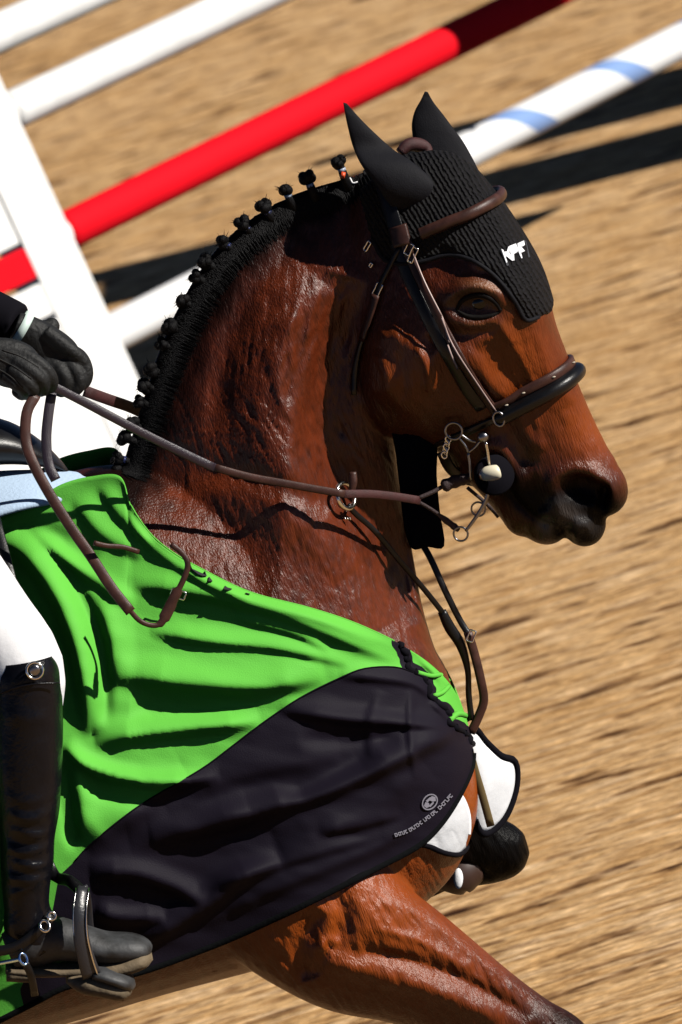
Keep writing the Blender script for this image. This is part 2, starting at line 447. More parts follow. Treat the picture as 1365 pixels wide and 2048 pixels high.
near_fore = limb([(430, 1560, -.13, .13, .10), (560, 1740, -.15, .155, .10), (690, 1865, -.16, .130, .09), (820, 1932, -.16, .100, .078), (950, 2004, -.155, .076, .062), (1060, 2055, -.15, .054, .05), (1125, 2090, -.15, .050, .048),
   (1165, 2150, -.15, .046, .044), (1195, 2240, -.15, .032, .03), (1225, 2350, -.15, .03, .027), (1255, 2440, -.15, .037, .032), (1295, 2500, -.15, .032, .03), (1335, 2550, -.15, .045, .045), (1352, 2590, -.15, .055, .055)])
far_fore = limb([(560, 1500, .10, .14, .09), (700, 1590, .13, .13, .09), (800, 1625, .14, .10, .08), (900, 1655, .14, .07, .06), (975, 1690, .14, .052, .05), (1005, 1705, .14, .046, .045),
   (975, 1728, .14, .034, .034), (910, 1745, .14, .026, .026)])
far_shank = limb([(1000, 1700, .14, .042, .04), (965, 1730, .14, .028, .03), (890, 1752, .14, .024, .025), (800, 1790, .15, .03, .027), (760, 1830, .16, .035, .03), (790, 1880, .16, .04, .04)])
def hind(y, x0, xf, zf=0.0):
    return limbw([(-1.35, y*.7, 1.35, .20, .14), (-1.38, y, 1.12, .19, .13), (x0+.05, y, .92, .13, .10), (x0-.06, y, .72, .085, .07), (x0-.17, y, .56, .06, .05), (x0-.16, y, .50, .052, .045), (x0-.13, y, .36, .036, .03), (x0-.11, y, .20, .034, .03),
       (x0-.10, y, .14, .042, .036), (x0-.04, y, .085, .034, .032), (x0+.0, y, .045, .046, .046), (x0+.02, y, .004, .056, .056)])
def ell(px, py, rx, ry, rn, ang):
    a = rad(ang); u = CI*math.cos(a)-CJ*math.sin(a); v = -CI*math.sin(a)-CJ*math.cos(a)
    u = u-HN*np.dot(u, HN); u /= np.linalg.norm(u); v = v-HN*np.dot(v, HN); v = v-u*np.dot(u, v); v /= np.linalg.norm(v)
    return ball(WH(px, py), (rx, ry, rn), 24, 16, ax=[u, v, HN])
muzzle = [ell(1188, 968, .060, .048, .052, 40), ell(1166, 1040, .044, .037, .040, 75), ell(1085, 1050, .040, .030, .034, 25), ell(1045, 1035, .034, .030, .030, 40)]
horse_me, HV, HF = remesh(muzzle+[sect_loft(head_secs, HP, HN), sect_loft(neck_secs, CEN, YN), world_loft(trunk_secs), near_fore, far_fore, far_shank, hind(-.14, -1.3, 0), hind(.14, -1.0, 0)], 0.0045, 10)
print('horse verts', len(HV))

# ---- sculpting: every vertex is looked at as if on the near side
def sstep(a, b, x):
    t = np.clip((x-a)/(b-a), 0, 1); return t*t*(3-2*t)
def seg_dist(P, line):
    """distance in px of points P to polyline, and parameter 0..1"""
    line = np.asarray(line, float)
    best = np.full(len(P), 1e9); par = np.zeros(len(P)); n = len(line)-1
    for i in range(n):
        a, b = line[i], line[i+1]; d = b-a; L2 = d@d+1e-9
        t = np.clip(((P-a)@d)/L2, 0, 1); q = a+t[:, None]*d
        dd = np.linalg.norm(P-q, axis=1); m_ = dd < best
        best[m_] = dd[m_]; par[m_] = (i+t[m_])/n
    return best, par
def ridge(P, line, amp, sig, taper=True, k=6):
    L = cr(line, k) if len(line) > 2 else np.asarray(line, float)
    d, t = seg_dist(P, L)
    e = np.exp(-(d/sig)**2)
    if taper: e = e*np.clip(np.minimum(t, 1-t)*6, 0, 1)**0.5 if len(line) > 1 else e
    return amp*e
def blob(P, c, amp, sx, sy=None, ang=0.0, p=2.0):
    sy = sy or sx; a = rad(ang); d = P-np.array(c, float)
    u = d[:, 0]*math.cos(a)+d[:, 1]*math.sin(a); v = -d[:, 0]*math.sin(a)+d[:, 1]*math.cos(a)
    return amp*np.exp(-((np.abs(u)/sx)**p+(np.abs(v)/sy)**p))
def smooth_noise(P, sx, sy, ang, seed=0.0, oct=2):
    a = rad(ang); u = (P[:, 0]*math.cos(a)+P[:, 1]*math.sin(a))/sx; v = (-P[:, 0]*math.sin(a)+P[:, 1]*math.cos(a))/sy
    out = np.zeros(len(P)); amp = 1.0
    for o_ in range(oct):
        out += amp*np.array([mnoise.noise((x, y, seed+o_*7.3)) for x, y in zip(u*2**o_, v*2**o_)]); amp *= .5
    return out
def poly_mask(P, poly, soft=0):
    poly = np.asarray(poly, float); x, y = P[:, 0], P[:, 1]; ins = np.zeros(len(P), bool); n = len(poly); j = n-1
    for i in range(n):
        xi, yi = poly[i]; xj, yj = poly[j]
        c = ((yi > y) != (yj > y)) & (x < (xj-xi)*(y-yi)/(yj-yi+1e-12)+xi); ins ^= c; j = i
    return ins
def poly_sd(P, poly):
    d, _ = seg_dist(P, np.concatenate([poly, poly[:1]])); return np.where(poly_mask(P, poly), d, -d)

sH = (HV-HP)@HN
near_h = HV-np.outer(np.maximum(sH, 0)*2, HN)
near_b = HV.copy(); near_b[:, 1] = -np.abs(near_b[:, 1])
PXh = proj(near_h); PXb = proj(near_b)
# head membership: in front of the throat line
hd_line = (PXh[:, 0]-700)*0.93+(PXh[:, 1]-500)*(-0.15)
is_head = sstep(-30, 40, hd_line-np.maximum(0, PXh[:, 1]-780)*0.9)*(PXh[:, 1] < 1130)*(PXh[:, 1] > 150)
nrm = np.zeros(len(HV)*3); horse_me.vertices.foreach_get('normal', nrm); nrm = nrm.reshape(-1, 3)
fh = np.abs(nrm@HN); fb = np.abs(nrm[:, 1])
Ph = PXh; Dh = np.zeros(len(HV)); hm = np.where((is_head > 0.01))[0]; P = Ph[hm]
D = np.zeros(len(P))
# eye region (ball at 955,607)
D += blob(P, (950, 590), .012, 75, 50, 10)            # brow mass
D += blob(P, (955, 610), -.013, 44, 26, 12)           # socket
D += ridge(P, [(890, 608), (915, 580), (955, 568), (995, 582), (1012, 612)], .007, 11)     # upper lid
D += ridge(P, [(890, 620), (920, 642), (960, 648), (1000, 632)], .0055, 8)      # lower lid
D += ridge(P, [(880, 570), (930, 545), (985, 548), (1022, 580)], -.003, 12)
D += ridge(P, [(885, 665), (940, 668), (995, 655)], -.004, 12)
D += ridge(P, [(1000, 640), (1012, 665), (1028, 690)], .004, 7)
D += ridge(P, [(1020, 640), (1040, 665), (1052, 700)], -.003, 8)
D += blob(P, (885, 520), -.010, 45, 35)               # hollow above the eye
D += ridge(P, [(940, 520), (985, 530), (1020, 555), (1040, 610)], .006, 20)
# face planes
D *= 1.0
D += ridge(P, [(870, 690), (930, 720), (985, 765), (1020, 800)], 0.0093, 20)    # facial crest
D += ridge(P, [(980, 680), (1010, 740), (1050, 790)], -0.0070, 24)
D += ridge(P, [(930, 690), (965, 730), (990, 790)], 0.0034, 8)
D += ridge(P, [(1070, 660), (1095, 740), (1140, 810)], 0.0058, 22)       # nasal bone edge
D += ridge(P, [(1050, 650), (1080, 720), (1100, 770)], -0.0034, 10)
D += ridge(P, [(1000, 700), (1035, 760), (1060, 800), (1075, 850), (1085, 900)], 0.0034, 6)  # vein
D += ridge(P, [(1030, 690), (1060, 750), (1075, 790)], 0.0029, 6)
D += ridge(P, [(1040, 820), (1060, 870), (1090, 900)], 0.0046, 14)
D += ridge(P, [(1000, 830), (1030, 890), (1060, 940)], -0.0070, 18)
D += ridge(P, [(960, 890), (1010, 900), (1040, 950), (1040, 980)], 0.0070, 16)
# cheek
D += blob(P, (780, 740), .016, 120, 105, 35, 2.6)
D += ridge(P, [(700, 560), (690, 650), (700, 740), (740, 820), (810, 862)], 0.0070, 16)
D += ridge(P, [(760, 660), (815, 680), (860, 730), (875, 790)], 0.0046, 14)
D += ridge(P, [(870, 660), (895, 720), (905, 800)], -0.0081, 22)
D += ridge(P, [(840, 690), (858, 730), (862, 780)], 0.0046, 8)
D += ridge(P, [(755, 700), (775, 740), (780, 790)], 0.0034, 9)
D += ridge(P, [(800, 700), (812, 750), (805, 800)], -0.0034, 9)
# muzzle
D += ridge(P, [(1105, 990), (1110, 955), (1150, 940), (1195, 945), (1225, 975), (1228, 1010)], .007, 13)
D += ridge(P, [(1108, 990), (1125, 1025), (1160, 1045), (1190, 1050)], .007, 15)
D += blob(P, (1172, 982), -.030, 42, 25, 26, 3.0)      # nostril
D += blob(P, (1205, 1000), -.020, 12, 28, 10, 2.5)
D += ridge(P, [(1000, 950), (1035, 1005), (1075, 1040), (1110, 1050), (1142, 1088)], -.008, 9)   # mouth line
D += ridge(P, [(1080, 1020), (1125, 1055), (1160, 1075)], .006, 16)
D += blob(P, (1105, 1068), .007, 18, 22)
D += blob(P, (1050, 1060), .004, 30, 16)
D += ridge(P, [(1140, 1060), (1146, 1095)], -.006, 8, taper=False)
D += ridge(P, [(1050, 960), (1075, 1000), (1090, 1020)], -.005, 14)
D += 0.0012*smooth_noise(P, 60, 22, 62, 3.0)
D += 0.0008*smooth_noise(P, 18, 12, 62, 9.0)
fac = sstep(0.15, 0.7, fh[hm])
Dh[hm] = D*fac*is_head[hm]
sgn = np.sign(sH)
HV2 = HV+np.outer(Dh*sgn, HN)
# neck, shoulder and leg
bm_ = np.where((is_head < .999) & (HV[:, 0] > -0.75))[0]; P = PXb[bm_]; D = np.zeros(len(P))
D += ridge(P, [(710, 560), (665, 700), (655, 860), (700, 1000), (780, 1120), (820, 1250)], -.034, 54)   # jugular groove
D += ridge(P, [(640, 560), (560, 660), (520, 780), (540, 900), (620, 1000), (720, 1130)], .013, 60)     # neck muscle
D += ridge(P, [(560, 480), (470, 600), (410, 760), (380, 900)], .006, 50)
D += ridge(P, [(640, 450), (520, 560), (455, 700), (430, 860)], -.007, 28)
D += ridge(P, [(370, 980), (480, 1000), (600, 1060), (700, 1160), (760, 1260)], .010, 50)
D += ridge(P, [(380, 950), (480, 950), (600, 990), (660, 1020)], -.008, 22)
D += ridge(P, [(590, 620), (550, 700), (560, 790), (600, 860)], .004, 14)
for a, b, am in ((0, 0, .003), (14, 60, -.003), (36, 20, .0025), (58, 70, -.003), (-22, 90, .0025)):
    D += ridge(P, [(600+a, 560+b), (580+a, 660+b), (590+a*1.2, 740+b)], am, 7)
wn = sstep(-.55, -.3, HV[bm_][:, 0])
crest_d, _ = seg_dist(P, cr(np.array([(745, 335), (690, 356), (610, 385), (520, 432), (440, 500), (380, 588), (330, 690), (292, 790), (262, 880), (235, 960)], float), 4))
nn = 1-np.exp(-(crest_d/120)**2)
def ridged(P, sx, sy, ang, seed):
    return .55-np.abs(smooth_noise(P, sx, sy, ang, seed, 1))*2.4
wA = 1-sstep(700, 860, P[:, 1]); wC = sstep(900, 1020, P[:, 1])*(P[:, 1] < 1500); wB = np.clip(1-wA-wC, 0, 1)
D += nn*.0023*(wA*ridged(P, 62, 13, 98, 1.0)+wB*ridged(P, 62, 13, 62, 4.0)+.6*wC*ridged(P, 50, 14, 78, 6.0))
D += nn*.0012*(wA*smooth_noise(P, 26, 7, 95, 11.0)+wB*smooth_noise(P, 26, 7, 55, 12.0)+wC*smooth_noise(P, 22, 7, 75, 13.0))
CLUMP = np.zeros(len(HV)); CLUMP[bm_] = nn*(wA*ridged(P, 40, 8, 98, 21.0)+wB*ridged(P, 40, 8, 60, 22.0)+.7*wC*ridged(P, 34, 8, 76, 23.0))
# upper leg
D += blob(P, (770, 1830), .012, 90, 60, 35); D += ridge(P, [(640, 1820), (600, 1900), (620, 1960)], -.014, 22)
D += ridge(P, [(660, 1760), (690, 1840), (660, 1900)], -.010, 20); D += ridge(P, [(650, 1920), (760, 1950), (880, 1985), (1000, 2040)], .010, 20)
D += ridge(P, [(720, 1900), (850, 1930), (980, 1990), (1060, 2040)], -.010, 14); D += ridge(P, [(640, 1900), (655, 1880), (680, 1890)], .007, 9)
D += ridge(P, [(760, 1790), (860, 1830), (960, 1910), (1060, 1990)], .008, 18)
D += ridge(P, [(740, 1850), (840, 1880), (940, 1940)], .004, 9)
fac = sstep(0.1, 0.6, fb[bm_])*(1-is_head[bm_])
HV2[bm_, 1] += D*fac*np.sign(HV[bm_, 1])
HV = HV2
# ---- coat colour, per vertex (bay with black points; crest shade and face highlights painted in)
bay = np.array([0.090, 0.0150, 0.0035]); blk = np.array([0.0025, 0.0022, 0.0022]); tan = np.array([0.27, 0.11, 0.045]); org = np.array([0.42, 0.085, 0.007])
Cc = np.tile(bay, (len(HV), 1))
def blendc(wt, c):
    global Cc
    wt = np.clip(wt, 0, 1)[:, None]; Cc = Cc*(1-wt)+c*wt
nz1 = np.array([mnoise.noise((x*9, y*9, z*9)) for x, y, z in HV]); nz2 = np.array([mnoise.noise((x*40, y*40, z*22)) for x, y, z in HV])
nz3 = np.array([mnoise.noise((x*150, y*150, z*90)) for x, y, z in HV])
Cc *= np.clip(1+.25*nz1+.28*nz2+.36*nz3+.3*CLUMP, .25, 2.2)[:, None]
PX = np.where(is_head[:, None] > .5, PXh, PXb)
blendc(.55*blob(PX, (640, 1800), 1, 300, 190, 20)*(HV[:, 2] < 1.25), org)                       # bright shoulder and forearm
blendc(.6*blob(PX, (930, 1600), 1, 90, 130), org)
blendc(sstep(935, 1010, PX[:, 1]+(PX[:, 0]-1150)*-.12+14*nz2)*is_head*(PX[:, 0] > 900), blk)             # muzzle
blendc(1.0*blob(PX, (1170, 990), 1, 70, 54, 22, 3)*is_head, blk)
blendc(.8*blob(PX, (1040, 960), 1, 50, 60, 60, 3)*is_head, blk)
blendc(.95*blob(PX, (955, 606), 1, 76, 50, 10, 2.5)*is_head, blk)
blendc(.7*blob(PX, (980, 570), 1, 40, 10, 10, 2)*is_head, tan)
blendc(.6*blob(PX, (960, 650), 1, 36, 6, 0, 2)*is_head, tan)
blendc(.30*blob(PX, (1090, 1055), 1, 14, 20, 0, 2)*is_head, np.array([.4, .33, .25]))
blendc(.25*blob(PX, (1140, 1030), 1, 50, 18, 35, 2)*is_head, np.array([.2, .17, .16]))
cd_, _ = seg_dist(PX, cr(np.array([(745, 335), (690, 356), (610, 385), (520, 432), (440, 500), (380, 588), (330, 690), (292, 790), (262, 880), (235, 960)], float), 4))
blendc((1-sstep(40, 140, cd_+26*nz2))*.95*(1-is_head)*(HV[:, 2] > 1.4), blk)                # dark mane root, widened to paint in the shade along the crest
blendc(sstep(960, 1170, PX[:, 0]+40*nz2)*(PX[:, 1] > 1800)*.9, blk)             # black knee
blendc(sstep(.62, .50, HV[:, 2])*(HV[:, 0] < -.5), blk)
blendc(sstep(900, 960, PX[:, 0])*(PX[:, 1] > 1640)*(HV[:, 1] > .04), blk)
blendc(.45*blob(PX, (800, 740), 1, 90, 90)*is_head, org)  # lit patches on cheek, face and nose painted into the coat as orange
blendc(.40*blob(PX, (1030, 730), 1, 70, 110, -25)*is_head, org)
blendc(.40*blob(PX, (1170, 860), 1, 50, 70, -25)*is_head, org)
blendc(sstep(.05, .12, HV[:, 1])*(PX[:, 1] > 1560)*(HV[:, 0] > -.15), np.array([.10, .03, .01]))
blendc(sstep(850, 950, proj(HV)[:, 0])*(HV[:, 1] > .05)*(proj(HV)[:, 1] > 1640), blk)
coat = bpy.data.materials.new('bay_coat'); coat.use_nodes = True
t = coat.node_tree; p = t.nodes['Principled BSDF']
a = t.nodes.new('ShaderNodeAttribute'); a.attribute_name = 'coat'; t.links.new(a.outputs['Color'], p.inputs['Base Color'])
p.inputs['Roughness'].default_value = 0.36; p.inputs['Specular IOR Level'].default_value = 0.30
sp_ = t.nodes.new('ShaderNodeSeparateColor'); t.links.new(a.outputs['Color'], sp_.inputs[0]); mr_ = t.nodes.new('ShaderNodeMapRange'); mr_.inputs[1].default_value = .006; mr_.inputs[2].default_value = .05; mr_.inputs[3].default_value = .06; mr_.inputs[4].default_value = .33; t.links.new(sp_.outputs[0], mr_.inputs[0]); t.links.new(mr_.outputs[0], p.inputs['Specular IOR Level'])
tc = t.nodes.new('ShaderNodeTexCoord'); last = None
for sc, st, rot, di, sg in ((60, (1, 1, .2), .45, .003, .35), (380, (1, 1, .12), .35, .0022, .8)):
    mp = t.nodes.new('ShaderNodeMapping'); mp.inputs['Scale'].default_value = st; mp.inputs['Rotation'].default_value = (0, rot, 0)
    t.links.new(tc.outputs['Object'], mp.inputs[0]); n_ = t.nodes.new('ShaderNodeTexNoise'); n_.inputs['Scale'].default_value = sc; n_.inputs['Detail'].default_value = 3
    t.links.new(mp.outputs[0], n_.inputs[0]); b = t.nodes.new('ShaderNodeBump'); b.inputs['Distance'].default_value = di; b.inputs['Strength'].default_value = sg
    t.links.new(n_.outputs['Fac'], b.inputs['Height'])
    if last: t.links.new(last, b.inputs['Normal'])
    last = b.outputs[0]
t.links.new(last, p.inputs['Normal'])
HORSE_AT = Vector((-0.6, 0, 0))
horse = empty('horse', HORSE_AT, 'bay horse with braided black mane, arched neck and black muzzle, cantering across the sand', 'horse')
horse_me.name = 'horse_body'
horse_me.vertices.foreach_set('co', (HV-np.array(HORSE_AT)).ravel())
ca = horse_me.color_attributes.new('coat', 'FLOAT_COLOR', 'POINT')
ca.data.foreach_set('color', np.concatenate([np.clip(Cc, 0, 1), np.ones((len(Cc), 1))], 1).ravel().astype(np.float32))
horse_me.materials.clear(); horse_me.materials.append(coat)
horse_me.polygons.foreach_set('use_smooth', [True]*len(horse_me.polygons)); horse_me.update()
ob = bpy.data.objects.new('body', horse_me); COL.objects.link(ob); ob.parent = horse
BV = BVHTree.FromPolygons(HV.tolist(), HF)
def drape(px, py, off=0.004, bv=None, dflt=None):
    d = Vector(ray(px, py)).normalized()
    h = (bv or BV).ray_cast(Vector(CAM), d)
    if h[0] is None:
        return (W(px, py, dflt) if dflt is not None else None), np.array([0, -1.0, 0])
    n = np.array(h[1]);
    if np.dot(n, np.array(d)) > 0: n = -n
    return np.array(h[0])-np.array(d)*off, n
# ---- eyes, ears, mane braids (children of the horse)
def drape_line(pts, off=0.004, k=4, bv=None, dflt=None):
    L = cr(np.array(pts, float), k); P = []; N = []
    for x, y in L:
        p, n = drape(x, y, off, bv, dflt)
        if p is not None: P.append(p); N.append(n)
    return np.array(P), np.array(N)
M['eye'] = mat('eye_dark', (0.006, 0.002, 0.0015), 0.12, spec=0.35)
M['skin_dark'] = mat('dark_skin', (0.004, 0.0032, 0.003), 0.7, spec=.12, bump=[(300, 0.001, 0.5)])
M['bonnet'] = bpy.data.materials.new('crochet_black'); m = M['bonnet']; m.use_nodes = True; t = m.node_tree; p = t.nodes['Principled BSDF']
p.inputs['Roughness'].default_value = 0.8; p.inputs['Specular IOR Level'].default_value = 0.2
tc = t.nodes.new('ShaderNodeTexCoord'); mp = t.nodes.new('ShaderNodeMapping')
mp.inputs['Rotation'].default_value = (0, rad(14), 0); t.links.new(tc.outputs['Object'], mp.inputs[0])
wv = t.nodes.new('ShaderNodeTexWave'); wv.inputs['Scale'].default_value = 44; wv.inputs['Distortion'].default_value = 2.2; wv.inputs['Detail'].default_value = 2; wv.inputs['Detail Scale'].default_value = 3; wv.bands_direction = 'X'
vo = t.nodes.new('ShaderNodeTexVoronoi'); vo.inputs['Scale'].default_value = 190
for n_ in (wv, vo): t.links.new(mp.outputs[0], n_.inputs['Vector'])
b1 = t.nodes.new('ShaderNodeBump'); b1.inputs['Distance'].default_value = 0.004; b1.inputs['Strength'].default_value = 0.9; t.links.new(wv.outputs['Fac'], b1.inputs['Height'])
b2 = t.nodes.new('ShaderNodeBump'); b2.inputs['Distance'].default_value = 0.0025; b2.inputs['Strength'].default_value = 0.9; t.links.new(vo.outputs['Distance'], b2.inputs['Height']); t.links.new(b1.outputs[0], b2.inputs['Normal'])
t.links.new(b2.outputs[0], p.inputs['Normal'])
r = t.nodes.new('ShaderNodeValToRGB'); r.color_ramp.elements[0].color = (0.001, 0.001, 0.0012, 1); r.color_ramp.elements[1].color = (0.0055, 0.005, 0.007, 1); t.links.new(wv.outputs['Fac'], r.inputs[0]); t.links.new(r.outputs[0], p.inputs['Base Color'])
M['ear_cloth'] = mat('ear_cloth', (0.0035, 0.0035, 0.006), 0.75, spec=.2, bump=[(500, 0.0008, 0.7), (60, 0.002, 0.4)])

for sgn_ in (-1, 1):
    c, n = drape(957, 607, 0)
    if sgn_ > 0: c = c-2*np.dot(c-HP, HN)*HN
    c = c+HN*(-sgn_)*0.0165
    v, f = ball(c, .0198, 28, 18); o = link('eye', v, f, M['eye'], horse)
# eyelids: soft rims round the ball
    P0 = [(914, 620), (924, 602), (944, 592), (968, 591), (990, 604), (1002, 622)]; P1 = [(914, 620), (934, 632), (960, 635), (984, 631), (1002, 622)]
    for L, rr in ((P0, .0050), (P1, .0042)):
        P, N = drape_line(L, 0.000, 3)
        q = P.copy()
        dist = np.linalg.norm(q-(c if sgn_ < 0 else c-2*np.dot(c-HP, HN)*HN), axis=1)
        if sgn_ > 0: q = q-2*np.outer((q-HP)@HN, HN)
        v, f = tube(q, [rr*(.5+.5*math.sin(math.pi*i/(len(q)-1))) for i in range(len(q))], 8, k=2); link('eyelid', v, f, M['skin_dark'], horse)

def ear(name, tip, sec, par, depth):
    """sec: left and right outline points from base to tip, in photo pixels; y depth; built as a folded leaf"""
    A = cr(np.array(sec, float), 5); rings = []; n = len(A)
    for i, (lx, ly, rx, ry, y0) in enumerate(A):
        L_ = W(lx, ly, y0); R_ = W(rx, ry, y0); mid = (L_+R_)/2; h = (R_-L_)/2
        wd = np.linalg.norm(h); ring = []
        for a in np.arange(20)*2*math.pi/20:
            c, s = math.cos(a), math.sin(a)
            dd = wd*depth*s
            if s > 0: dd = -wd*0.25*s*(1 if i < n-4 else .5)           # hollow side
            ring.append(mid+h*c+np.array([0, -1.0, 0])*dd*(-1))
        rings.append(np.array(ring))
    v, f = skin_rings(rings); return v, f
ear_near = ear('ear', None, [(798, 432, 848, 424, -.085), (768, 394, 868, 396, -.098), (745, 360, 868, 364, -.098), (722, 328, 828, 326, -.088), (706, 292, 786, 298, -.062), (697, 258, 748, 264, -.058), (691, 230, 720, 236, -.055), (687, 205, 694, 207, -.052)], None, -.32)
ear_far = ear('ear', None, [(842, 345, 968, 362, .045), (832, 310, 950, 325, .055), (826, 275, 928, 285, .06), (824, 248, 906, 255, .062), (830, 222, 886, 228, .064), (842, 200, 868, 205, .064), (850, 183, 856, 184, .064)], None, -.6)
bonnet_root = empty('ear_bonnet', WH(850, 400), 'black crocheted ear bonnet with a small white logo, over both ears and the forehead', 'ear bonnet')
for v, f in (ear_near, ear_far): link('ear_sleeve', v, f, M['ear_cloth'], bonnet_root)
# bonnet sheet: grown from the head's own surface inside an outline, pushed out 4 mm
B_OUT = np.array([(715, 335), (740, 300), (800, 270), (900, 262), (985, 330), (1060, 440), (1130, 560), (1128, 618), (1078, 634), (1052, 640), (1032, 606), (1008, 572), (978, 542), (945, 521), (915, 512), (885, 512), (850, 522), (805, 528), (768, 518), (745, 480), (722, 400)], float)
B_EDGE = B_OUT[8:20]
sH2 = (HV-HP)@HN; nh = HV-np.outer(np.maximum(sH2, 0)*2, HN); Pn = proj(nh)
sdm = np.full(len(HV), -99.0); cand = (Pn[:, 1] < 700) & (Pn[:, 0] > 650) & (Pn[:, 1] > 200)
sdm[cand] = poly_sd(Pn[cand], B_OUT)
nr = np.zeros(len(HV)*3); horse_me.vertices.foreach_get('normal', nr); nr = nr.reshape(-1, 3)
ids = np.where(sdm > -1.5)[0]; mp_ = -np.ones(len(HV), int); mp_[ids] = np.arange(len(ids))
bf = [tuple(mp_[list(q)]) for q in HF if all(mp_[i] >= 0 for i in q)]
off = 0.0045*sstep(-2, 8, sdm[ids])
bvv = HV[ids]+nr[ids]*(off[:, None]+.0008)
bo = link('forehead_cover', bvv, [tuple(int(i) for i in q) for q in bf], M['bonnet'], bonnet_root)
P, N = drape_line([tuple(q) for q in B_EDGE], 0.005, 4)
v, f = tube(P, .0035, 8, k=1); link('edging', v, f, M['ear_cloth'], bonnet_root)
q = P-2*np.outer((P-HP)@HN, HN); v, f = tube(q, .0035, 8, k=1); link('edging', v, f, M['ear_cloth'], bonnet_root)
BB = BVHTree.FromPolygons(bvv.tolist(), [tuple(int(i) for i in q) for q in bf])
# logo: white letters on a small grey patch
def flat_shape(name, polys, m, root, bv, off, th=.001, sub=None):
    Vs = []; Fs = []
    for poly in polys:
        o0 = len(Vs)
        for (x, y) in poly: Vs.append(drape(x, y, off, bv, -.08)[0])
        Fs.append(tuple(range(o0, o0+len(poly))))
    o = link(name, np.array(Vs), Fs, m, root, smooth=False); s = o.modifiers.new('s', 'SOLIDIFY'); s.thickness = th; s.offset = 0
    return o
M['white_print'] = mat('white_print', (0.75, 0.75, 0.78), 0.6)
M['grey_patch'] = mat('grey_patch', (0.03, 0.032, 0.04), 0.6)
lp = flat_shape('logo_patch', [[(1001, 500), (1052, 481), (1060, 514), (1014, 532)]], M['grey_patch'], bonnet_root, BB, .002)
K = [[(1003, 498), (1007, 500), (1015, 524), (1013, 526)], [(1006, 504), (1014, 503), (1017, 493), (1020, 494), (1019, 506), (1028, 519), (1025, 522), (1014, 513), (1009, 513)],
     [(1019, 492), (1032, 487), (1036, 497), (1035, 504), (1028, 508), (1029, 521), (1026, 521), (1021, 506)], [(1035, 487), (1048, 481), (1050, 490), (1043, 494), (1050, 502), (1044, 505), (1042, 505), (1045, 516), (1043, 517), (1037, 503)]]
flat_shape('logo_letters', K, M['white_print'], bonnet_root, BB, .0035)

# mane: braided buns with bands
buns = [(675, 330, 1), (618, 357, 1), (568, 384, 2), (523, 418, 3), (485, 450, 3), (448, 487, 3), (420, 528, 0), (399, 566, 0), (376, 608, 0), (356, 652, 0), (337, 696, 0), (318, 740, 0), (302, 778, 0), (288, 812, 0), (266, 852, 0), (251, 876, 0), (239, 914, 3), (246, 942, 0)]
M['band_w'] = mat('band_pale', (0.35, 0.4, 0.5), 0.3); M['band_b'] = mat('band_blue', (0.02, 0.03, 0.12), 0.3); M['band_r'] = mat('band_orange', (0.7, 0.08, 0.02), 0.4)
crest = cr(np.array([(745, 335), (690, 356), (610, 385), (520, 432), (440, 500), (380, 588), (330, 690), (292, 790), (262, 880), (240, 960)], float), 6)
for i, (x, y, kind) in enumerate(buns):
    d, _t = 0, 0; j = np.argmin(np.linalg.norm(crest-np.array([x, y]), axis=1)); cx, cy = crest[j]
    jt = crest[min(j+1, len(crest)-1)]-crest[max(j-1, 0)]; on_ = np.array([jt[1], -jt[0]]); on_ = on_/np.linalg.norm(on_); on_ = on_ if np.dot(on_, np.array([600, 800])-crest[j]) < 0 else -on_; off2 = max(np.dot(np.array([x, y])-crest[j], on_), 4); q2 = crest[j]+on_*(off2+3); c = W(q2[0], q2[1], -.012); g = W(cx, cy, -.012); up_ = c-g; up_ /= np.linalg.norm(up_)
    s = np.cross(up_, [0, 1, 0]); s /= np.linalg.norm(s)
    parts = []
    rr = .0122*(1+.12*math.sin(i*2.3))
    for q in range(7):
        a = q*2.4+i; parts.append(ball(c+up_*rr*(.35*math.sin(q*1.7))+s*rr*.45*math.cos(a)+np.array([0, 1, 0])*rr*.5*math.sin(a), rr*(.62+.1*math.sin(q*3+i)), 10, 7))
    parts.append(tube([g-up_*.02, c], [.008, .006], 8, k=2))
    v, f = merge(*parts); o = link('mane_braid', v, f, M['hair'], horse)
    hv = []
    for q in range(26):     # stray hairs from the bun
        a = random.uniform(0, 6.28); d_ = up_*random.uniform(.1, 1)+s*math.cos(a)+np.array([0, 1, 0])*math.sin(a); d_ /= np.linalg.norm(d_)
        p0 = c+d_*rr*.8; hv.append(tube([p0, p0+d_*random.uniform(.004, .011)], [.0006, .0002], 3, k=1))
    v2, f2 = merge(*hv); link('stray_hair', v2, f2, M['hair'], o) if False else None
    me = o.data; bm = bmesh.new(); bm.from_mesh(me)
    off_ = Vector(parent_loc(horse)); vs = [bm.verts.new(Vector(p_)-off_) for p_ in v2]
    for q in f2: bm.faces.new([vs[k_] for k_ in q])
    bm.to_mesh(me); bm.free()
    bmt = {0: M['hair'], 1: M['band_w'], 2: M['band_w'], 3: M['band_b']}[kind]
    bc = c-up_*rr*.95
    v, f = tube([bc-up_*.003, bc+up_*.002], .0066 if kind else .005, 12, k=1); link('band', v, f, bmt, o)
v, f = tube([W(682, 350, -.02), W(690, 352, -.02)], .006, 8, k=1); link('mane_clip', v, f, M['band_r'], horse)
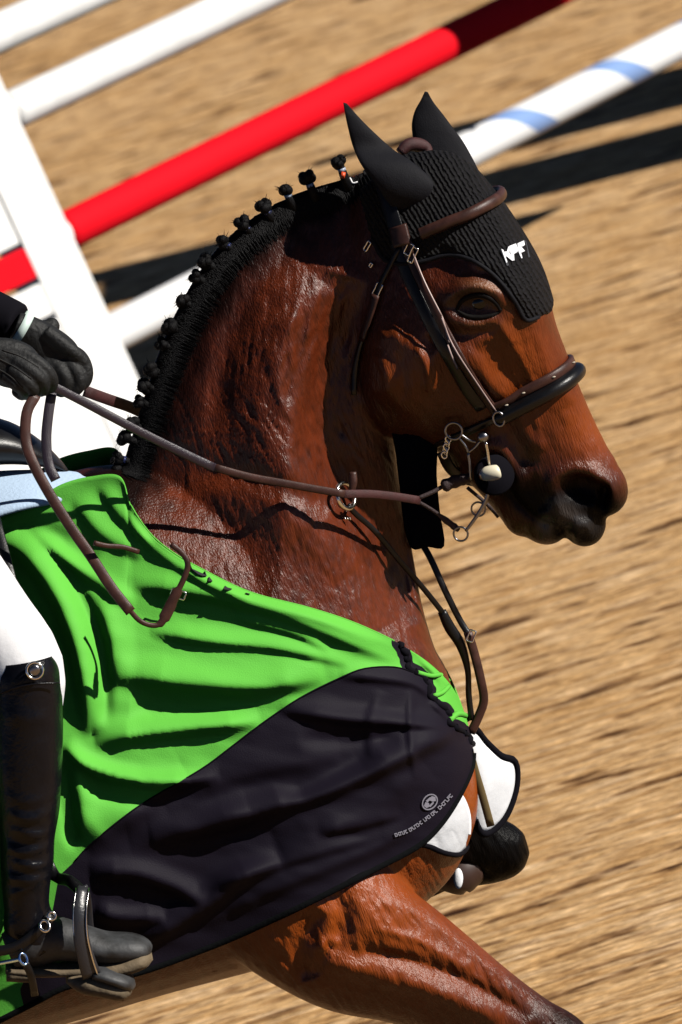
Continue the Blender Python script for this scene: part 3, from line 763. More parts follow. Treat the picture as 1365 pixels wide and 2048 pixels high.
# short roached hair along the crest, lying down the near and far side
hv = []
for i in range(4200):
    u = random.random()*(len(crest)-2); j = int(u); q = crest[j]*(1-(u-j))+crest[j+1]*(u-j); tdir = crest[j+1]-crest[j]; tdir /= np.linalg.norm(tdir)
    nrm_ = np.array([-tdir[1], tdir[0]]); nrm_ = nrm_ if np.dot(nrm_, np.array([720, 800])-q) > 0 else -nrm_
    a = q+nrm_*random.uniform(-2, 14); b = a+nrm_*random.uniform(14, 52)+tdir*random.uniform(-10, 10); m_ = (a+b)/2
    P = [drape(x, y, o_)[0] for (x, y), o_ in ((a, .003), (m_, .004), (b, .0015))]
    if any(z is None for z in P): continue
    hv.append(tube(P, [.0010, .0009, .0003], 3, k=1, cap=False))
v, f = merge(*hv); link('mane', v, f, M['hair'], horse)
# knotted white cord where the mane meets the bonnet
P, N = drape_line([(690, 352), (700, 356), (706, 366), (716, 364)], .006, 4); v, f = tube(P, .0016, 6, k=1); link('mane_cord', v, f, M['white_cloth'], horse)

# ================================================================ BRIDLE
bridle = empty('bridle', WH(880, 560), 'brown leather bridle with padded black noseband and metal bit on the horse head', 'bridle')
def loop_round(F_, B_, n_pts=28, off=.006, outer=.2, a0=0, a1=360):
    """closed path round the head in the plane through F,B and the head axis"""
    f_ = WH(*F_); b_ = WH(*B_); c = (f_+b_)/2; u = (f_-b_)/np.linalg.norm(f_-b_); P = []; N = []
    for a in np.linspace(rad(a0), rad(a1), n_pts, endpoint=(a1-a0) < 360):
        d = u*math.cos(a)-HN*math.sin(a)
        h = BV.ray_cast(Vector(c+d*outer), Vector(-d))
        if h[0] is None: continue
        n = np.array(h[1]); P.append(np.array(h[0])+n*off); N.append(n)
    return np.array(P), np.array(N)
def sm(P, it=2, closed=True):
    for _ in range(it):
        if closed: P = (np.roll(P, 1, 0)+2*P+np.roll(P, -1, 0))/4
        else: P = np.concatenate([P[:1], (P[:-2]+2*P[1:-1]+P[2:])/4, P[-1:]])
    return P
# noseband: black roll with a brown stitched strap above it
P, N = loop_round((1152, 745), (892, 868), 24, .010, .2, -104, 104); v, f = tube(sm(P, 2, False), [.008]+[.0125]*(len(P)-2)+[.008], 14, k=3); nb = link('noseband', v, f, M['black_leather'], bridle)
P, N = loop_round((1150, 748), (890, 872), 18, .003, .2, 100, 260); v, f = strap(sm(P, 2, False), N, .012, .004, 3); link('chin_strap', v, f, M['black_leather'], bridle)
P, N = loop_round((1146, 722), (880, 852), 24, .006, .2, -98, 98); P = sm(P, 2, False); N = sm(N, 2, False); v, f = strap(P, N, .016, .006, 3); link('noseband_strap', v, f, M['brown_leather'], bridle)
# stitches
st_ = []
for i in range(len(P)):
    if N[i][1] < -.2: st_.append(ball(P[i]+N[i]*.006, (.0035, .0015, .0015), 6, 4))
th_m = mat('thread', (0.5, 0.42, 0.32), .6)
for v, f in st_[::3]: link('stud', v, f, th_m, bridle)
# browband
P, N = loop_round((1010, 392), (700, 510), 40, .013, .25, -72, 84); v, f = tube(sm(P, 3, False), .0098, 12, k=3, ry=.007); link('browband', v, f, M['brown_leather'], bridle)
# headpiece and cheekpiece
def strapline(name, pts, wd, off=.004, th=.004, m='brown_leather', far=True, bv=None, par=None):
    P, N = drape_line(pts, off, 4, bv); N = sm(N, 3, False); P = sm(P, 2, False)
    v, f = strap(P, N, wd, th, 1); o = link(name, v, f, M[m], par or bridle)
    if far:
        q = P-2*np.outer((P-HP)@HN, HN); n2 = N-2*np.outer(N@HN, HN); v, f = strap(q, n2, wd, th, 1); link(name, v, f, M[m], par or bridle)
    return P, N
CB = BVHTree.FromPolygons(bvv.tolist(), [tuple(int(i) for i in q) for q in bf])
strapline('cheekpiece', [(808, 478), (822, 520), (848, 575), (880, 640), (915, 705), (950, 765), (985, 815), (1000, 838)], .014, .008, .004)
strapline('cheekpiece_lining', [(790, 470), (806, 530), (834, 590), (866, 655), (900, 720), (935, 780), (965, 818)], .020, .003, .004, 'black_leather')
strapline('headpiece', [(768, 372), (778, 410), (790, 450), (800, 485)], .026, .010, .004, 'black_leather')
strapline('headpiece_tab', [(796, 452), (801, 470), (806, 492)], .030, .014, .006, 'brown_leather')
strapline('throatlatch', [(800, 492), (778, 535), (758, 575), (748, 612), (735, 650), (718, 700), (710, 745), (708, 790)], .009, .006, .004, 'black_leather')
strapline('throatlatch_tab', [(752, 590), (744, 618), (736, 642), (724, 680)], .013, .010, .004, 'brown_leather')
strapline('keeper', [(820, 478), (825, 510)], .006, .014, .002, 'brown_leather')
def buckle(px, py, w_, h_, ang, off=.014, root=None, r=.0015):
    c, n = drape(px, py, off); a = rad(ang); u = CI*math.cos(a)-CJ*math.sin(a); v_ = np.cross(n, u); v_ /= np.linalg.norm(v_); u = np.cross(v_, n)
    P = [c+u*w_*x+v_*h_*y for x, y in ((-1, -1), (-1, 1), (1, 1), (1, -1))]; P = [P[0]*.5+P[1]*.5, P[1], P[1]*.5+P[2]*.5, P[2], P[2]*.5+P[3]*.5, P[3], P[3]*.5+P[0]*.5, P[0]]
    v, f = tube(P, r, 6, closed=True, k=3); o = link('buckle', v, f, M['metal'], root or bridle)
    return o
buckle(755, 580, .005, .010, 25, .008); buckle(818, 498, .005, .009, 25); buckle(826, 510, .004, .012, 25)
buckle(735, 492, .003, .008, 30, .004); buckle(742, 530, .002, .003, 30, .004)
# cheek edges: pale polished leather rims
for pts in ([(826, 505), (850, 565), (884, 632)], [(884, 632), (905, 690), (960, 775), (992, 822)], [(884, 636), (892, 660), (899, 685)], [(896, 690), (905, 715), (916, 738)]):
    P, N = drape_line(pts, .0135, 5); v, f = tube(sm(P, 2, False), .0016, 6, k=1); link('piping', v, f, mat('edge_tan', (0.42, 0.30, 0.27), .35), bridle)

# bit: hackamore style cheek with ring, ivory roller and long shank
bit = empty('bit', WH(950, 900), 'metal bit with long curved shanks and a pale roller at the horse mouth', 'bit')
for side in (0, 1):
    def Q(x, y, off=.008):
        base = WP(x, y, HP-HN*(.072+off), HN)
        return base if side == 0 else base-2*np.dot(base-HP, HN)*HN
    v, f = ringmesh(Q(908, 862), HN, .0135, .0022); link('ring', v, f, M['dark_metal'], bit)
    for L, rr in (([(921, 868), (938, 880), (952, 884)], .0021), ([(918, 874), (932, 893), (937, 905)], .0021), ([(937, 905), (950, 895), (960, 882)], .0021), ([(937, 905), (940, 930), (942, 960)], .0023)):
        v, f = tube([Q(*p_) for p_ in L], rr, 8); link('cheek_arm', v, f, M['dark_metal'], bit)
    v, f = ball(Q(967, 874), (.010, .008, .009)); link('hinge', v, f, M['dark_metal'], bit)
    v, f = tube([Q(972, 884), (Q(976, 905)), Q(980, 935)], .0026, 8); link('hook', v, f, M['metal'], bit)
    v, f = tube([Q(978, 960), Q(976, 990), Q(962, 1020), Q(945, 1045), Q(932, 1062)], [.0026, .0030, .0032, .003, .0026], 8); link('shank', v, f, M['dark_metal'], bit)
    v, f = ringmesh(Q(922, 1068), HN, .0115, .0017); link('rein_ring', v, f, M['dark_metal'], bit)
    c = Q(984, 946, .026); a_ = HN*(-1 if side == 0 else 1)
    v, f = tube([Q(966, 948, .024), Q(972, 948, .025), Q(984, 946, .026), Q(996, 944, .025), Q(1000, 943, .024)], [.009, .0115, .0125, .0115, .008], 16, k=3); link('roller', v, f, M['ivory'], bit)
    v, f = tube([Q(962, 948, .024), Q(968, 948, .025)], .009, 14, k=1); link('roller_cap', v, f, M['dark_metal'], bit)
    v, f = tube([Q(985, 950, -.022), Q(987, 950, -.010), Q(989, 950, -.001), Q(991, 950, .004)], [.004, .028, .033, .030], 30, k=2); link('cheek_guard', v, f, M['black_cloth'], bit)
    v, f = ringmesh(Q(998, 838, .012), HN, .0115, .002, sx=.75); link('ring', v, f, M['dark_metal'], bit)
for k_ in range(5):   # curb chain links
    v, f = ringmesh(WP(897-2*k_, 878+8*k_, HP-HN*.075, HN), HN+CI*(.8 if k_ % 2 else -.4), .0055, .0014, sx=.8); link('chain_link', v, f, M['metal'], bit)
P = [WP(x, y, HP-HN*z, HN) for x, y, z in ((885, 905, .058), (900, 935, .04), (925, 955, .02), (960, 965, 0), (985, 975, -.03))]
v, f = strap(P, -HN, .018, .005); link('chin_strap', v, f, M['black_leather'], bit)

v, f = tube([W(800, 306, .0), W(818, 290, .005), W(840, 290, .01), (W(856, 300, .01)), W(852, 326, .0)], [.008, .011, .011, .008, .006], 10); link('poll_strap', v, f, M['red_leather'], bridle)
# ================================================================ RUG
_q = proj(np.array([(-1.0, -.05, 1.53), (-.80, -.05, 1.555)]))
TOP = [tuple(_q[0]), tuple(_q[1]), (-150, 1050), (0, 1034), (70, 1000), (125, 968), (182, 953), (240, 953), (262, 1010), (300, 1066), (345, 1104), (400, 1136), (500, 1184), (620, 1216), (710, 1246), (800, 1288), (862, 1330), (905, 1376), (930, 1430), (944, 1486)]
_r = proj(np.array([(-1.0, -.30, 1.02), (-.80, -.30, .93)]))
BOT = [tuple(_r[0]), tuple(_r[1]), (-150, 2110), (-40, 2060), (60, 2010), (130, 1975), (200, 1960), (260, 1950), (320, 1932), (400, 1902), (470, 1874), (540, 1842), (600, 1814), (680, 1774), (760, 1733), (836, 1692), (880, 1650), (916, 1596), (942, 1540), (947, 1500)]
tu = cr(TOP, 14); bu = cr(BOT, 14); NV = 120; NU = len(tu)
vv = np.linspace(0, 1, NV)
GP = tu[:, None, :]*(1-vv)[None, :, None]+bu[:, None, :]*vv[None, :, None]
flat = GP.reshape(-1, 2)
yh = np.full(len(flat), np.nan)
for i, (x, y) in enumerate(flat):
    h = BV.ray_cast(Vector(CAM), Vector(ray(x, y)).normalized())
    if h[0] is not None and h[0].y < .06: yh[i] = h[0].y
Y = yh.reshape(NU, NV)
for _ in range(200):
    nanm = np.isnan(Y)
    if not nanm.any(): break
    pad = np.pad(Y, 1, constant_values=np.nan)
    st4 = np.stack([pad[:-2, 1:-1], pad[2:, 1:-1], pad[1:-1, :-2], pad[1:-1, 2:]])
    cnt = (~np.isnan(st4)).sum(0); av = np.nansum(st4, 0)/np.maximum(cnt, 1)
    Y = np.where(nanm & (cnt > 0), av, Y)
H0 = Y.copy(); Ys = Y-.014
def lap(A):
    p_ = np.pad(A, 1, mode='edge'); return (p_[:-2, 1:-1]+p_[2:, 1:-1]+p_[1:-1, :-2]+p_[1:-1, 2:])/4
for it in range(260):
    Ys = np.minimum(lap(Ys), H0-.008)
for it in range(30): Ys = lap(Ys)
Ys = np.minimum(Ys, H0-.006)
P = flat; D = np.zeros(len(P))
RID = [([(240, 1000), (300, 1085), (400, 1152), (520, 1200), (640, 1236), (760, 1288)], .006, 18), ([(255, 1170), (330, 1176), (450, 1196), (560, 1226), (680, 1275), (800, 1322)], .013, 22),
 ([(300, 1262), (420, 1282), (560, 1296), (700, 1328)], .009, 15), ([(470, 1235), (580, 1262), (660, 1300)], .006, 12),
 ([(230, 1345), (380, 1366), (520, 1372), (650, 1352)], .017, 26), ([(260, 1412), (380, 1422), (520, 1420)], -.009, 22),
 ([(190, 1482), (300, 1466), (420, 1452), (520, 1442)], .015, 20), ([(128, 1488), (165, 1528), (240, 1556), (330, 1566), (440, 1556)], .016, 13),
 ([(150, 1550), (220, 1592), (320, 1602), (420, 1570)], -.006, 16), ([(170, 1690), (220, 1650), (290, 1610), (380, 1560)], .009, 38), ([(120, 1520), (130, 1600), (150, 1700)], -.010, 14), ([(150, 1520), (165, 1600), (170, 1680)], .006, 18),
 ([(0, 1070), (60, 1118), (112, 1190), (150, 1280), (172, 1380), (180, 1470)], .022, 26), ([(110, 1130), (160, 1190), (192, 1270), (208, 1360), (210, 1450)], -.014, 15),
 ([(200, 1200), (225, 1280), (235, 1370)], .008, 18), ([(60, 1052), (130, 1118), (200, 1172), (270, 1210)], .010, 13), ([(90, 1100), (150, 1150), (230, 1190)], -.006, 10),
 ([(0, 1045), (70, 1060), (140, 1090), (200, 1120)], -.008, 20), ([(150, 1000), (210, 1070), (290, 1110)], .008, 20), ([(200, 970), (250, 1040), (310, 1090)], .007, 15), ([(360, 1130), (420, 1170), (500, 1200)], .004, 10),
 ([(560, 1420), (680, 1438), (800, 1446), (885, 1452)], .010, 14), ([(600, 1476), (700, 1480), (800, 1478)], -.006, 18), ([(680, 1350), (760, 1356), (830, 1368), (870, 1398)], .008, 14),
 ([(300, 1676), (420, 1650), (541, 1616), (640, 1588), (730, 1550), (820, 1508), (887, 1472), (925, 1444)], .020, 24), ([(560, 1700), (660, 1650), (760, 1600), (850, 1530)], .010, 50), ([(560, 1600), (660, 1556), (760, 1500)], -.010, 26),
 ([(330, 1610), (440, 1560), (560, 1530), (680, 1510)], .008, 34), ([(260, 1690), (380, 1660), (500, 1620)], .006, 30), ([(640, 1664), (720, 1650), (800, 1628)], .008, 14),
 ([(180, 1752), (260, 1748), (340, 1772), (410, 1806)], .014, 18), ([(190, 1828), (250, 1838), (330, 1836)], .013, 15), ([(280, 1890), (350, 1850), (420, 1806), (480, 1762), (560, 1726)], .019, 22), ([(400, 1780), (520, 1740), (640, 1704), (760, 1670)], .007, 16), ([(400, 1850), (520, 1790), (640, 1740), (760, 1690), (840, 1640)], .008, 22),
 ([(820, 1372), (818, 1440), (822, 1500), (830, 1560)], .004, 7), ([(760, 1380), (740, 1450), (745, 1520)], .004, 14), ([(840, 1310), (880, 1360), (905, 1420)], .012, 14), ([(860, 1400), (900, 1440), (930, 1480)], .010, 12),
 ([(-300, 1300), (-150, 1500), (-60, 1800)], .02, 40), ([(-60, 1500), (-20, 1700), (0, 1950)], .015, 25)]
def fold(P, line, amp, sig):
    """crease: long slope above, steep drop below"""
    L = cr(line, 6); best = np.full(len(P), 1e9); par = np.zeros(len(P)); side = np.zeros(len(P)); n = len(L)-1
    for i in range(n):
        a, b_ = L[i], L[i+1]; d = b_-a; t_ = np.clip(((P-a)@d)/(d@d+1e-9), 0, 1); dd = np.linalg.norm(P-(a+t_[:, None]*d), axis=1); m_ = dd < best
        best[m_] = dd[m_]; par[m_] = (i+t_[m_])/n; side[m_] = (d[0]*(P[m_, 1]-a[1])-d[1]*(P[m_, 0]-a[0]))
    s = np.where(side > 0, sig*.62, sig*1.5) if amp > 0 else sig
    return amp*np.exp(-(best/s)**2)*np.clip(np.minimum(par, 1-par)*5, 0, 1)**.8
for L, a_, s_ in RID: D += 1.5*fold(P, L, a_, s_)
u_ = (flat[:, 0]*.97+flat[:, 1]*.22); v_ = (-flat[:, 0]*.22+flat[:, 1]*.97)
D += .0026*np.array([mnoise.noise((a/230, b/42, 3.1)) for a, b in zip(u_, v_)])*sstep(120, 260, flat[:, 0])+.0012*np.array([mnoise.noise((a/90, b/26, 8.1)) for a, b in zip(u_, v_)])
D += .0005*np.array([mnoise.noise((a/40, b/16, 1.1)) for a, b in zip(u_, v_)])
edge = np.tile(np.minimum(vv, 1-vv)*NV, NU); D *= sstep(-1, 5, edge)*.85+.15
YY = Ys.ravel()
dirs = np.array([ray(x, y) for x, y in flat]); tpar = (YY-CAM[1])/dirs[:, 1]
RP = CAM+dirs*tpar[:, None]; dn = dirs/np.linalg.norm(dirs, axis=1)[:, None]
gn = RP.reshape(NU, NV, 3); du = np.gradient(gn, axis=0); dv = np.gradient(gn, axis=1); nn_ = np.cross(du, dv).reshape(-1, 3); nn_ /= np.linalg.norm(nn_, axis=1)[:, None]+1e-12
nn_ *= np.sign(-(nn_*dn).sum(1))[:, None]
fac_ = np.clip(-(nn_*dn).sum(1), 0, 1)
RP = RP-dn*(np.maximum(D+.004, -.004)*fac_)[:, None]
# colour field: 1 = black panel, 0 = green
BLK = np.array([(118, 1752), (150, 1722), (180, 1690), (240, 1640), (300, 1598), (400, 1540), (460, 1496), (520, 1450), (600, 1396), (680, 1356), (730, 1337), (790, 1334), (830, 1346), (858, 1378), (866, 1400), (893, 1416), (905, 1440), (940, 1476), (960, 1500), (960, 2060), (60, 2060), (40, 1980), (100, 1850)], float)
sdb = poly_sd(flat, BLK)
dl, _ = seg_dist(flat, cr(np.array([(795, 1285), (808, 1305), (818, 1335), (845, 1352), (858, 1380), (862, 1408), (892, 1420), (898, 1446), (930, 1462), (946, 1490)], float), 4))
wob = np.array([mnoise.noise((x/14, y/14, 0)) for x, y in flat])
sdb = np.maximum(sdb, 13+5*wob-dl)
RF = [(i*NV+j, (i+1)*NV+j, (i+1)*NV+j+1, i*NV+j+1) for i in range(NU-1) for j in range(NV-1)]
RB = BVHTree.FromPolygons(RP.tolist(), RF)
far = RP.copy(); far[:, 1] = -RP[:, 1]; nR = len(RP)
rm = bpy.data.materials.new('rug_cloth'); rm.use_nodes = True; t = rm.node_tree; p = t.nodes['Principled BSDF']
at = t.nodes.new('ShaderNodeAttribute'); at.attribute_name = 'panel'; rr_ = t.nodes.new('ShaderNodeMath'); rr_.operation = 'GREATER_THAN'; rr_.inputs[1].default_value = 0.0
t.links.new(at.outputs['Fac'], rr_.inputs[0]); mx = t.nodes.new('ShaderNodeMix'); mx.data_type = 'RGBA'; mx.inputs[6].default_value = (0.115, 0.46, 0.055, 1); mx.inputs[7].default_value = (0.008, 0.006, 0.012, 1)
t.links.new(rr_.outputs[0], mx.inputs[0]); t.links.new(mx.outputs[2], p.inputs['Base Color'])
p.inputs['Roughness'].default_value = 0.6; p.inputs['Sheen Weight'].default_value = 0.0
p.inputs['Specular IOR Level'].default_value = 0.08
tc = t.nodes.new('ShaderNodeTexCoord'); n_ = t.nodes.new('ShaderNodeTexNoise'); n_.inputs['Scale'].default_value = 520; t.links.new(tc.outputs['Object'], n_.inputs[0])
b = t.nodes.new('ShaderNodeBump'); b.inputs['Distance'].default_value = .001; b.inputs['Strength'].default_value = .5; t.links.new(n_.outputs['Fac'], b.inputs['Height']); t.links.new(b.outputs[0], p.inputs['Normal'])
rug = empty('horse_rug', W(300, 1500, -.25), 'bright green rug with a black lower panel, creased and drawn tight over the horse shoulder', 'horse rug')
ro = link('rug_cloth', np.concatenate([RP, far]), RF+[tuple(i+nR for i in q[::-1]) for q in RF], rm, rug)
pa = ro.data.attributes.new('panel', 'FLOAT', 'POINT'); pa.data.foreach_set('value', np.concatenate([sdb, sdb]).astype(np.float32))
sl = ro.modifiers.new('s', 'SOLIDIFY'); sl.thickness = .002; sl.offset = 0
# hem piping along the lower edge
hp = RP.reshape(NU, NV, 3)[:, -1]; v, f = tube(hp[::4], .0055, 8, k=2, ry=.003, up=YN); link('hem', v, f, mat('hem_grey', (.004, .0045, .005), .9, spec=.05, bump=[(200, .002, .6)]), rug)
hp = RP.reshape(NU, NV, 3)[:, 0]; v, f = tube(hp[14*8:14*15+1:4], .0016, 6, k=2); link('neck_binding', v, f, rm, rug)
P_, N_ = drape_line([tuple(q) for q in BLK[1:13]], .002, 4, RB, -.1); v, f = tube(P_, .0013, 6, k=1); link('panel_seam', v, f, M['black_cloth'], rug)
M['print_black'] = mat('print_black', (0.01, 0.01, 0.012), .6)
LET = [[(380, 1128), (392, 1130), (410, 1150), (414, 1152), (410, 1142), (418, 1138), (412, 1152), (406, 1152), (396, 1148), (384, 1138)], [(426, 1148), (431, 1152), (425, 1163), (417, 1162), (418, 1154)],
       [(443, 1158), (449, 1158), (451, 1172), (457, 1176), (463, 1168), (469, 1166), (464, 1178), (456, 1180), (448, 1178)], [(490, 1180), (505, 1184), (500, 1188), (492, 1186)]]
flat_shape('neck_letters', LET, M['print_black'], rug, RB, .008)
# gathered straps down the front opening
lp_ = cr(np.array([(797, 1286), (812, 1312), (820, 1338), (850, 1358), (862, 1395), (892, 1420), (902, 1448), (930, 1466), (944, 1488)], float), 5); P_ = []; N_ = []
for i, (x, y) in enumerate(lp_):
    q, n = drape(x+3*math.sin(i*1.9), y+2*math.cos(i*1.3), -.001, RB, -.03); P_.append(q); N_.append(n)
v, f = tube(P_, [.0055+.0015*math.sin(i*2.2) for i in range(len(P_))], 8, k=3); link('front_gather', v, f, M['black_cloth'], rug)
for L, rr in (([(835, 1345), (862, 1352), (884, 1350), (900, 1362)], .004), ([(868, 1392), (885, 1385), (898, 1372)], .004), ([(900, 1440), (915, 1428), (932, 1432), (940, 1440)], .005)):
    P_, N_ = drape_line(L, .003, 4, RB, -.02); v, f = tube(P_, rr, 8, k=1); link('front_tie', v, f, rm, rug)
# emblem and line of lettering
M['print_grey'] = mat('print_grey', (0.22, 0.21, 0.25), .6)
def ringshape(cx, cy, rx, ry, ang, r0, n=22):
    a = rad(ang); out = []
    for i in range(n):
        A0, A1 = 2*math.pi*i/n, 2*math.pi*(i+1)/n; q = []
        for A, s in ((A0, 1), (A1, 1), (A1, r0), (A0, r0)):
            u, v = rx*s*math.cos(A), ry*s*math.sin(A); q.append((cx+u*math.cos(a)-v*math.sin(a), cy+u*math.sin(a)+v*math.cos(a)))
        out.append(q)
    return out
flat_shape('emblem', ringshape(860, 1604, 18, 14, -48, .86)+[[(848, 1612), (851, 1604), (858, 1606), (860, 1613), (853, 1616)], [(858, 1600), (864, 1592), (871, 1594), (872, 1602), (865, 1603)], [(852, 1602), (861, 1594), (863, 1597), (855, 1605)], [(858, 1612), (867, 1603), (868, 1606), (861, 1614)]], M['print_grey'], rug, RB, .0045)
marks = []; base = cr(np.array([(791, 1674), (820, 1664), (850, 1644), (880, 1620), (910, 1588)], float), 8); i = 0
while i < len(base)-1:
    p0, p1 = base[i], base[i+1]; d = (p1-p0); d /= np.linalg.norm(d); n = np.array([d[1], -d[0]])
    if i % 8 != 7:
        marks.append([tuple(p0), tuple(p0+d*1.4), tuple(p0+d*1.4+n*7), tuple(p0+n*7)])
        if i % 3 != 1: marks.append([tuple(p0+n*5.6), tuple(p1+n*5.6), tuple(p1+n*7), tuple(p0+n*7)])
        if i % 2 == 0: marks.append([tuple(p0), tuple(p1), tuple(p1+n*1.4), tuple(p0+n*1.4)])
        if i % 4 == 1: marks.append([tuple(p0+n*3), tuple(p1+n*3), tuple(p1+n*4.4), tuple(p0+n*4.4)])
    i += 1
flat_shape('lettering', marks, M['print_grey'], rug, RB, .0045)
# white lining flaps with black binding
def flap(name, outline, yf, bulge, m, edge_ids=None, er=.0045, par=None, bind=M['black_cloth'], th=.004):
    L = cr(np.array(outline, float), 4, closed=True); c = L.mean(0); rings = []
    for k_ in np.linspace(.15, 1, 8):
        ring = []
        for (x, y) in L:
            q = c+(np.array([x, y])-c)*max(k_, .01); ring.append(W(q[0], q[1], yf(q[0], q[1])-bulge*(1-k_**2)+.003*math.sin(q[0]/16+q[1]/31)))
        rings.append(np.array(ring))
    v, f = skin_rings(rings, cap=False); f = f+[tuple(range(len(L)-1, -1, -1))]; o = link(name, v, f, m, par); s = o.modifiers.new('s', 'SOLIDIFY'); s.thickness = th
    if edge_ids:
        a, b_ = edge_ids; ids_ = [(i % len(L)) for i in range(a*4, b_*4+1)]; v, f = tube([rings[-1][i] for i in ids_], er, 8, k=1); link('binding', v, f, bind, par)
    return o
flap('lining_flap', [(900, 1575), (925, 1588), (942, 1630), (940, 1680), (922, 1708), (890, 1706), (862, 1694), (836, 1682), (870, 1640)], lambda x, y: (drape(x, y, 0, BV, -.03)[0][1])-.008, .0, M['white_cloth'], (3, 8), par=rug)
flap('lining_flap', [(948, 1458), (972, 1484), (1002, 1512), (1030, 1524), (1033, 1570), (1018, 1620), (996, 1652), (968, 1668), (950, 1640), (936, 1560), (934, 1500)], lambda x, y: -.015+(x-950)*.0007, .02, M['white_cloth'], (0, 8), er=.0062, par=rug)
P_ = [W(x, y, -.045+(x-950)*.0006) for x, y in ((938, 1495), (950, 1540), (965, 1590), (982, 1652))]; v, f = strap(np.array(P_), np.array([0, -1., 0]), .013, .003); link('lining_strap', v, f, mat('olive_web', (.16, .11, .04), .7), rug)

def Wl0(L): return np.array([W(*q) for q in L])
# ================================================================ REINS, MARTINGALE, RIBBON
reins = empty('reins', W(300, 870, -.2), 'brown leather reins running from the gloved hands along the neck to the bit', 'reins')
def ydepth(pts, y0, y1, off=.014):
    """depths along a path: blend of end depths, kept in front of the horse"""
    L = cr(np.array(pts, float), 5); out = []
    n = len(L)
    for i, (x, y) in enumerate(L):
        yy = y0+(y1-y0)*i/(n-1)
        for bv in (BV, RB):
            h = bv.ray_cast(Vector(CAM), Vector(ray(x, y)).normalized())
            if h[0] is not None: yy = min(yy, h[0].y-off)
        out.append(yy)
    out = np.array(out)
    for _ in range(12): out = np.concatenate([out[:1], np.minimum((out[:-2]+2*out[1:-1]+out[2:])/4, out[1:-1]), out[-1:]])
    return np.array([W(x, y, yy) for (x, y), yy in zip(L, out)])
def rein(name, pts, y0, y1, wd, th, m, par=None, off=.014):
    P = ydepth(pts, y0, y1, off); n = np.array([0.12, -1, .1]); v, f = strap(P, n, wd*.80, th*.6, 1); o = link(name, v, f, M[m] if isinstance(m, str) else m, par or reins); return P
bity = WP(938, 960, HP-HN*.062, HN)[1]
M['rein_dark'] = mat('rein_dark', (0.02, 0.013, 0.022), .35, bump=[(900, .0008, .8)])
rein('rein', [(98, 768), (170, 805), (270, 858), (350, 898), (430, 936)], -.215, -.17, .0175, .006, 'rein_dark')
rein('rein', [(426, 934), (500, 954), (560, 965), (620, 976), (690, 988)], -.17, -.17, .0155, .006, 'brown_leather')
rein('rein', [(688, 988), (740, 988), (790, 993), (840, 1001)], -.17, bity-.01, .0165, .006, 'red_leather')
for x, y in ((724, 986), (790, 992), (836, 1000)): v, f = tube([W(x-5, y-1, bity-.075), W(x+5, y+1, bity-.075)], .010, 10, k=1) if False else (None, None)
cord = mat('woven_cord', (.03, .015, .016), .7, bump=[(600, .002, .9)])
P = ydepth([(838, 996), (866, 984), (884, 974)], bity-.01, bity, .01); v, f = tube(P, .0035, 8, k=1); link('rein_cord', v, f, cord, reins)
P = ydepth([(884, 974), (905, 965), (930, 958), (945, 955)], bity, bity, .01); v, f = tube(P, [.006, .010, .011, .010, .009, .010, .011, .010, .009, .010, .009, .008, .008, .008, .006, .005][:len(P)], 10, k=1); link('rein_end', v, f, cord, reins)
P = ydepth([(838, 1004), (868, 1022), (894, 1042), (918, 1060)], bity-.01, bity, .01); v, f = tube(P, [.003]*8+[.004, .005, .0055, .005, .005, .006, .005, .004][:len(P)-8], 8, k=1); link('rein_cord', v, f, cord, reins)
P = np.array([W(x, y, .09) for x, y in ((935, 975), (965, 1000), (985, 1018), (1000, 1030))]); v, f = tube(P, [.003, .003, .004, .007], 8); link('rein_cord', v, f, cord, reins)
# far rein from the far hand to behind the neck
P = np.array([W(x, y, z) for x, y, z in ((170, 782, -.04), (220, 800, 0), (270, 818, .05), (330, 850, .12))]); v, f = strap(P, np.array([0, -1., .2]), .018, .006); link('rein', v, f, M['red_leather'], reins)
# loose end of the rein hanging over the rug
lo = rein('rein_end', [(72, 790), (54, 826), (52, 880), (66, 925), (98, 985), (140, 1052), (182, 1112), (224, 1176), (262, 1224)], -.24, -.34, .021, .007, 'brown_leather', off=.03)
P = ydepth([(258, 1218), (278, 1240), (300, 1250), (320, 1248), (334, 1226), (348, 1196), (366, 1162), (376, 1130), (366, 1108), (342, 1088)], -.33, -.31, .012)
v, f = strap(P, np.array([.1, -1, .1]), [.008]*15+[.012]*3+[.018]*6+[.016]*4+[.009]*(len(P)-28), .005, 1); link('rein_loop', v, f, M['brown_leather'], reins)
P = ydepth([(188, 1086), (215, 1092), (245, 1094), (278, 1104)], -.33, -.31, .012); v, f = strap(P, np.array([0, -1., .1]), .008, .004, 1); link('rein_keeper', v, f, M['brown_leather'], reins)
rein('rein_end', [(104, 785), (97, 830), (93, 880), (98, 930), (112, 960)], -.20, -.24, .020, .006, 'rein_dark', off=.012)
def freebuckle(px, py, y, w_, h_, ang, par):
    c = W(px, py, y); a = rad(ang); u = CI*math.cos(a)-CJ*math.sin(a); v_ = np.cross(Fw, u)
    P = [c+u*w_*x+v_*h_*y_ for x, y_ in ((-1, -1), (-1, 0), (-1, 1), (0, 1), (1, 1), (1, 0), (1, -1), (0, -1))]; v, f = tube(P, .0014, 6, closed=True, k=2); return link('buckle', v, f, M['metal'], par)
freebuckle(357, 1188, drape(357, 1188, .02, RB)[0][1], .011, .006, 20, reins)
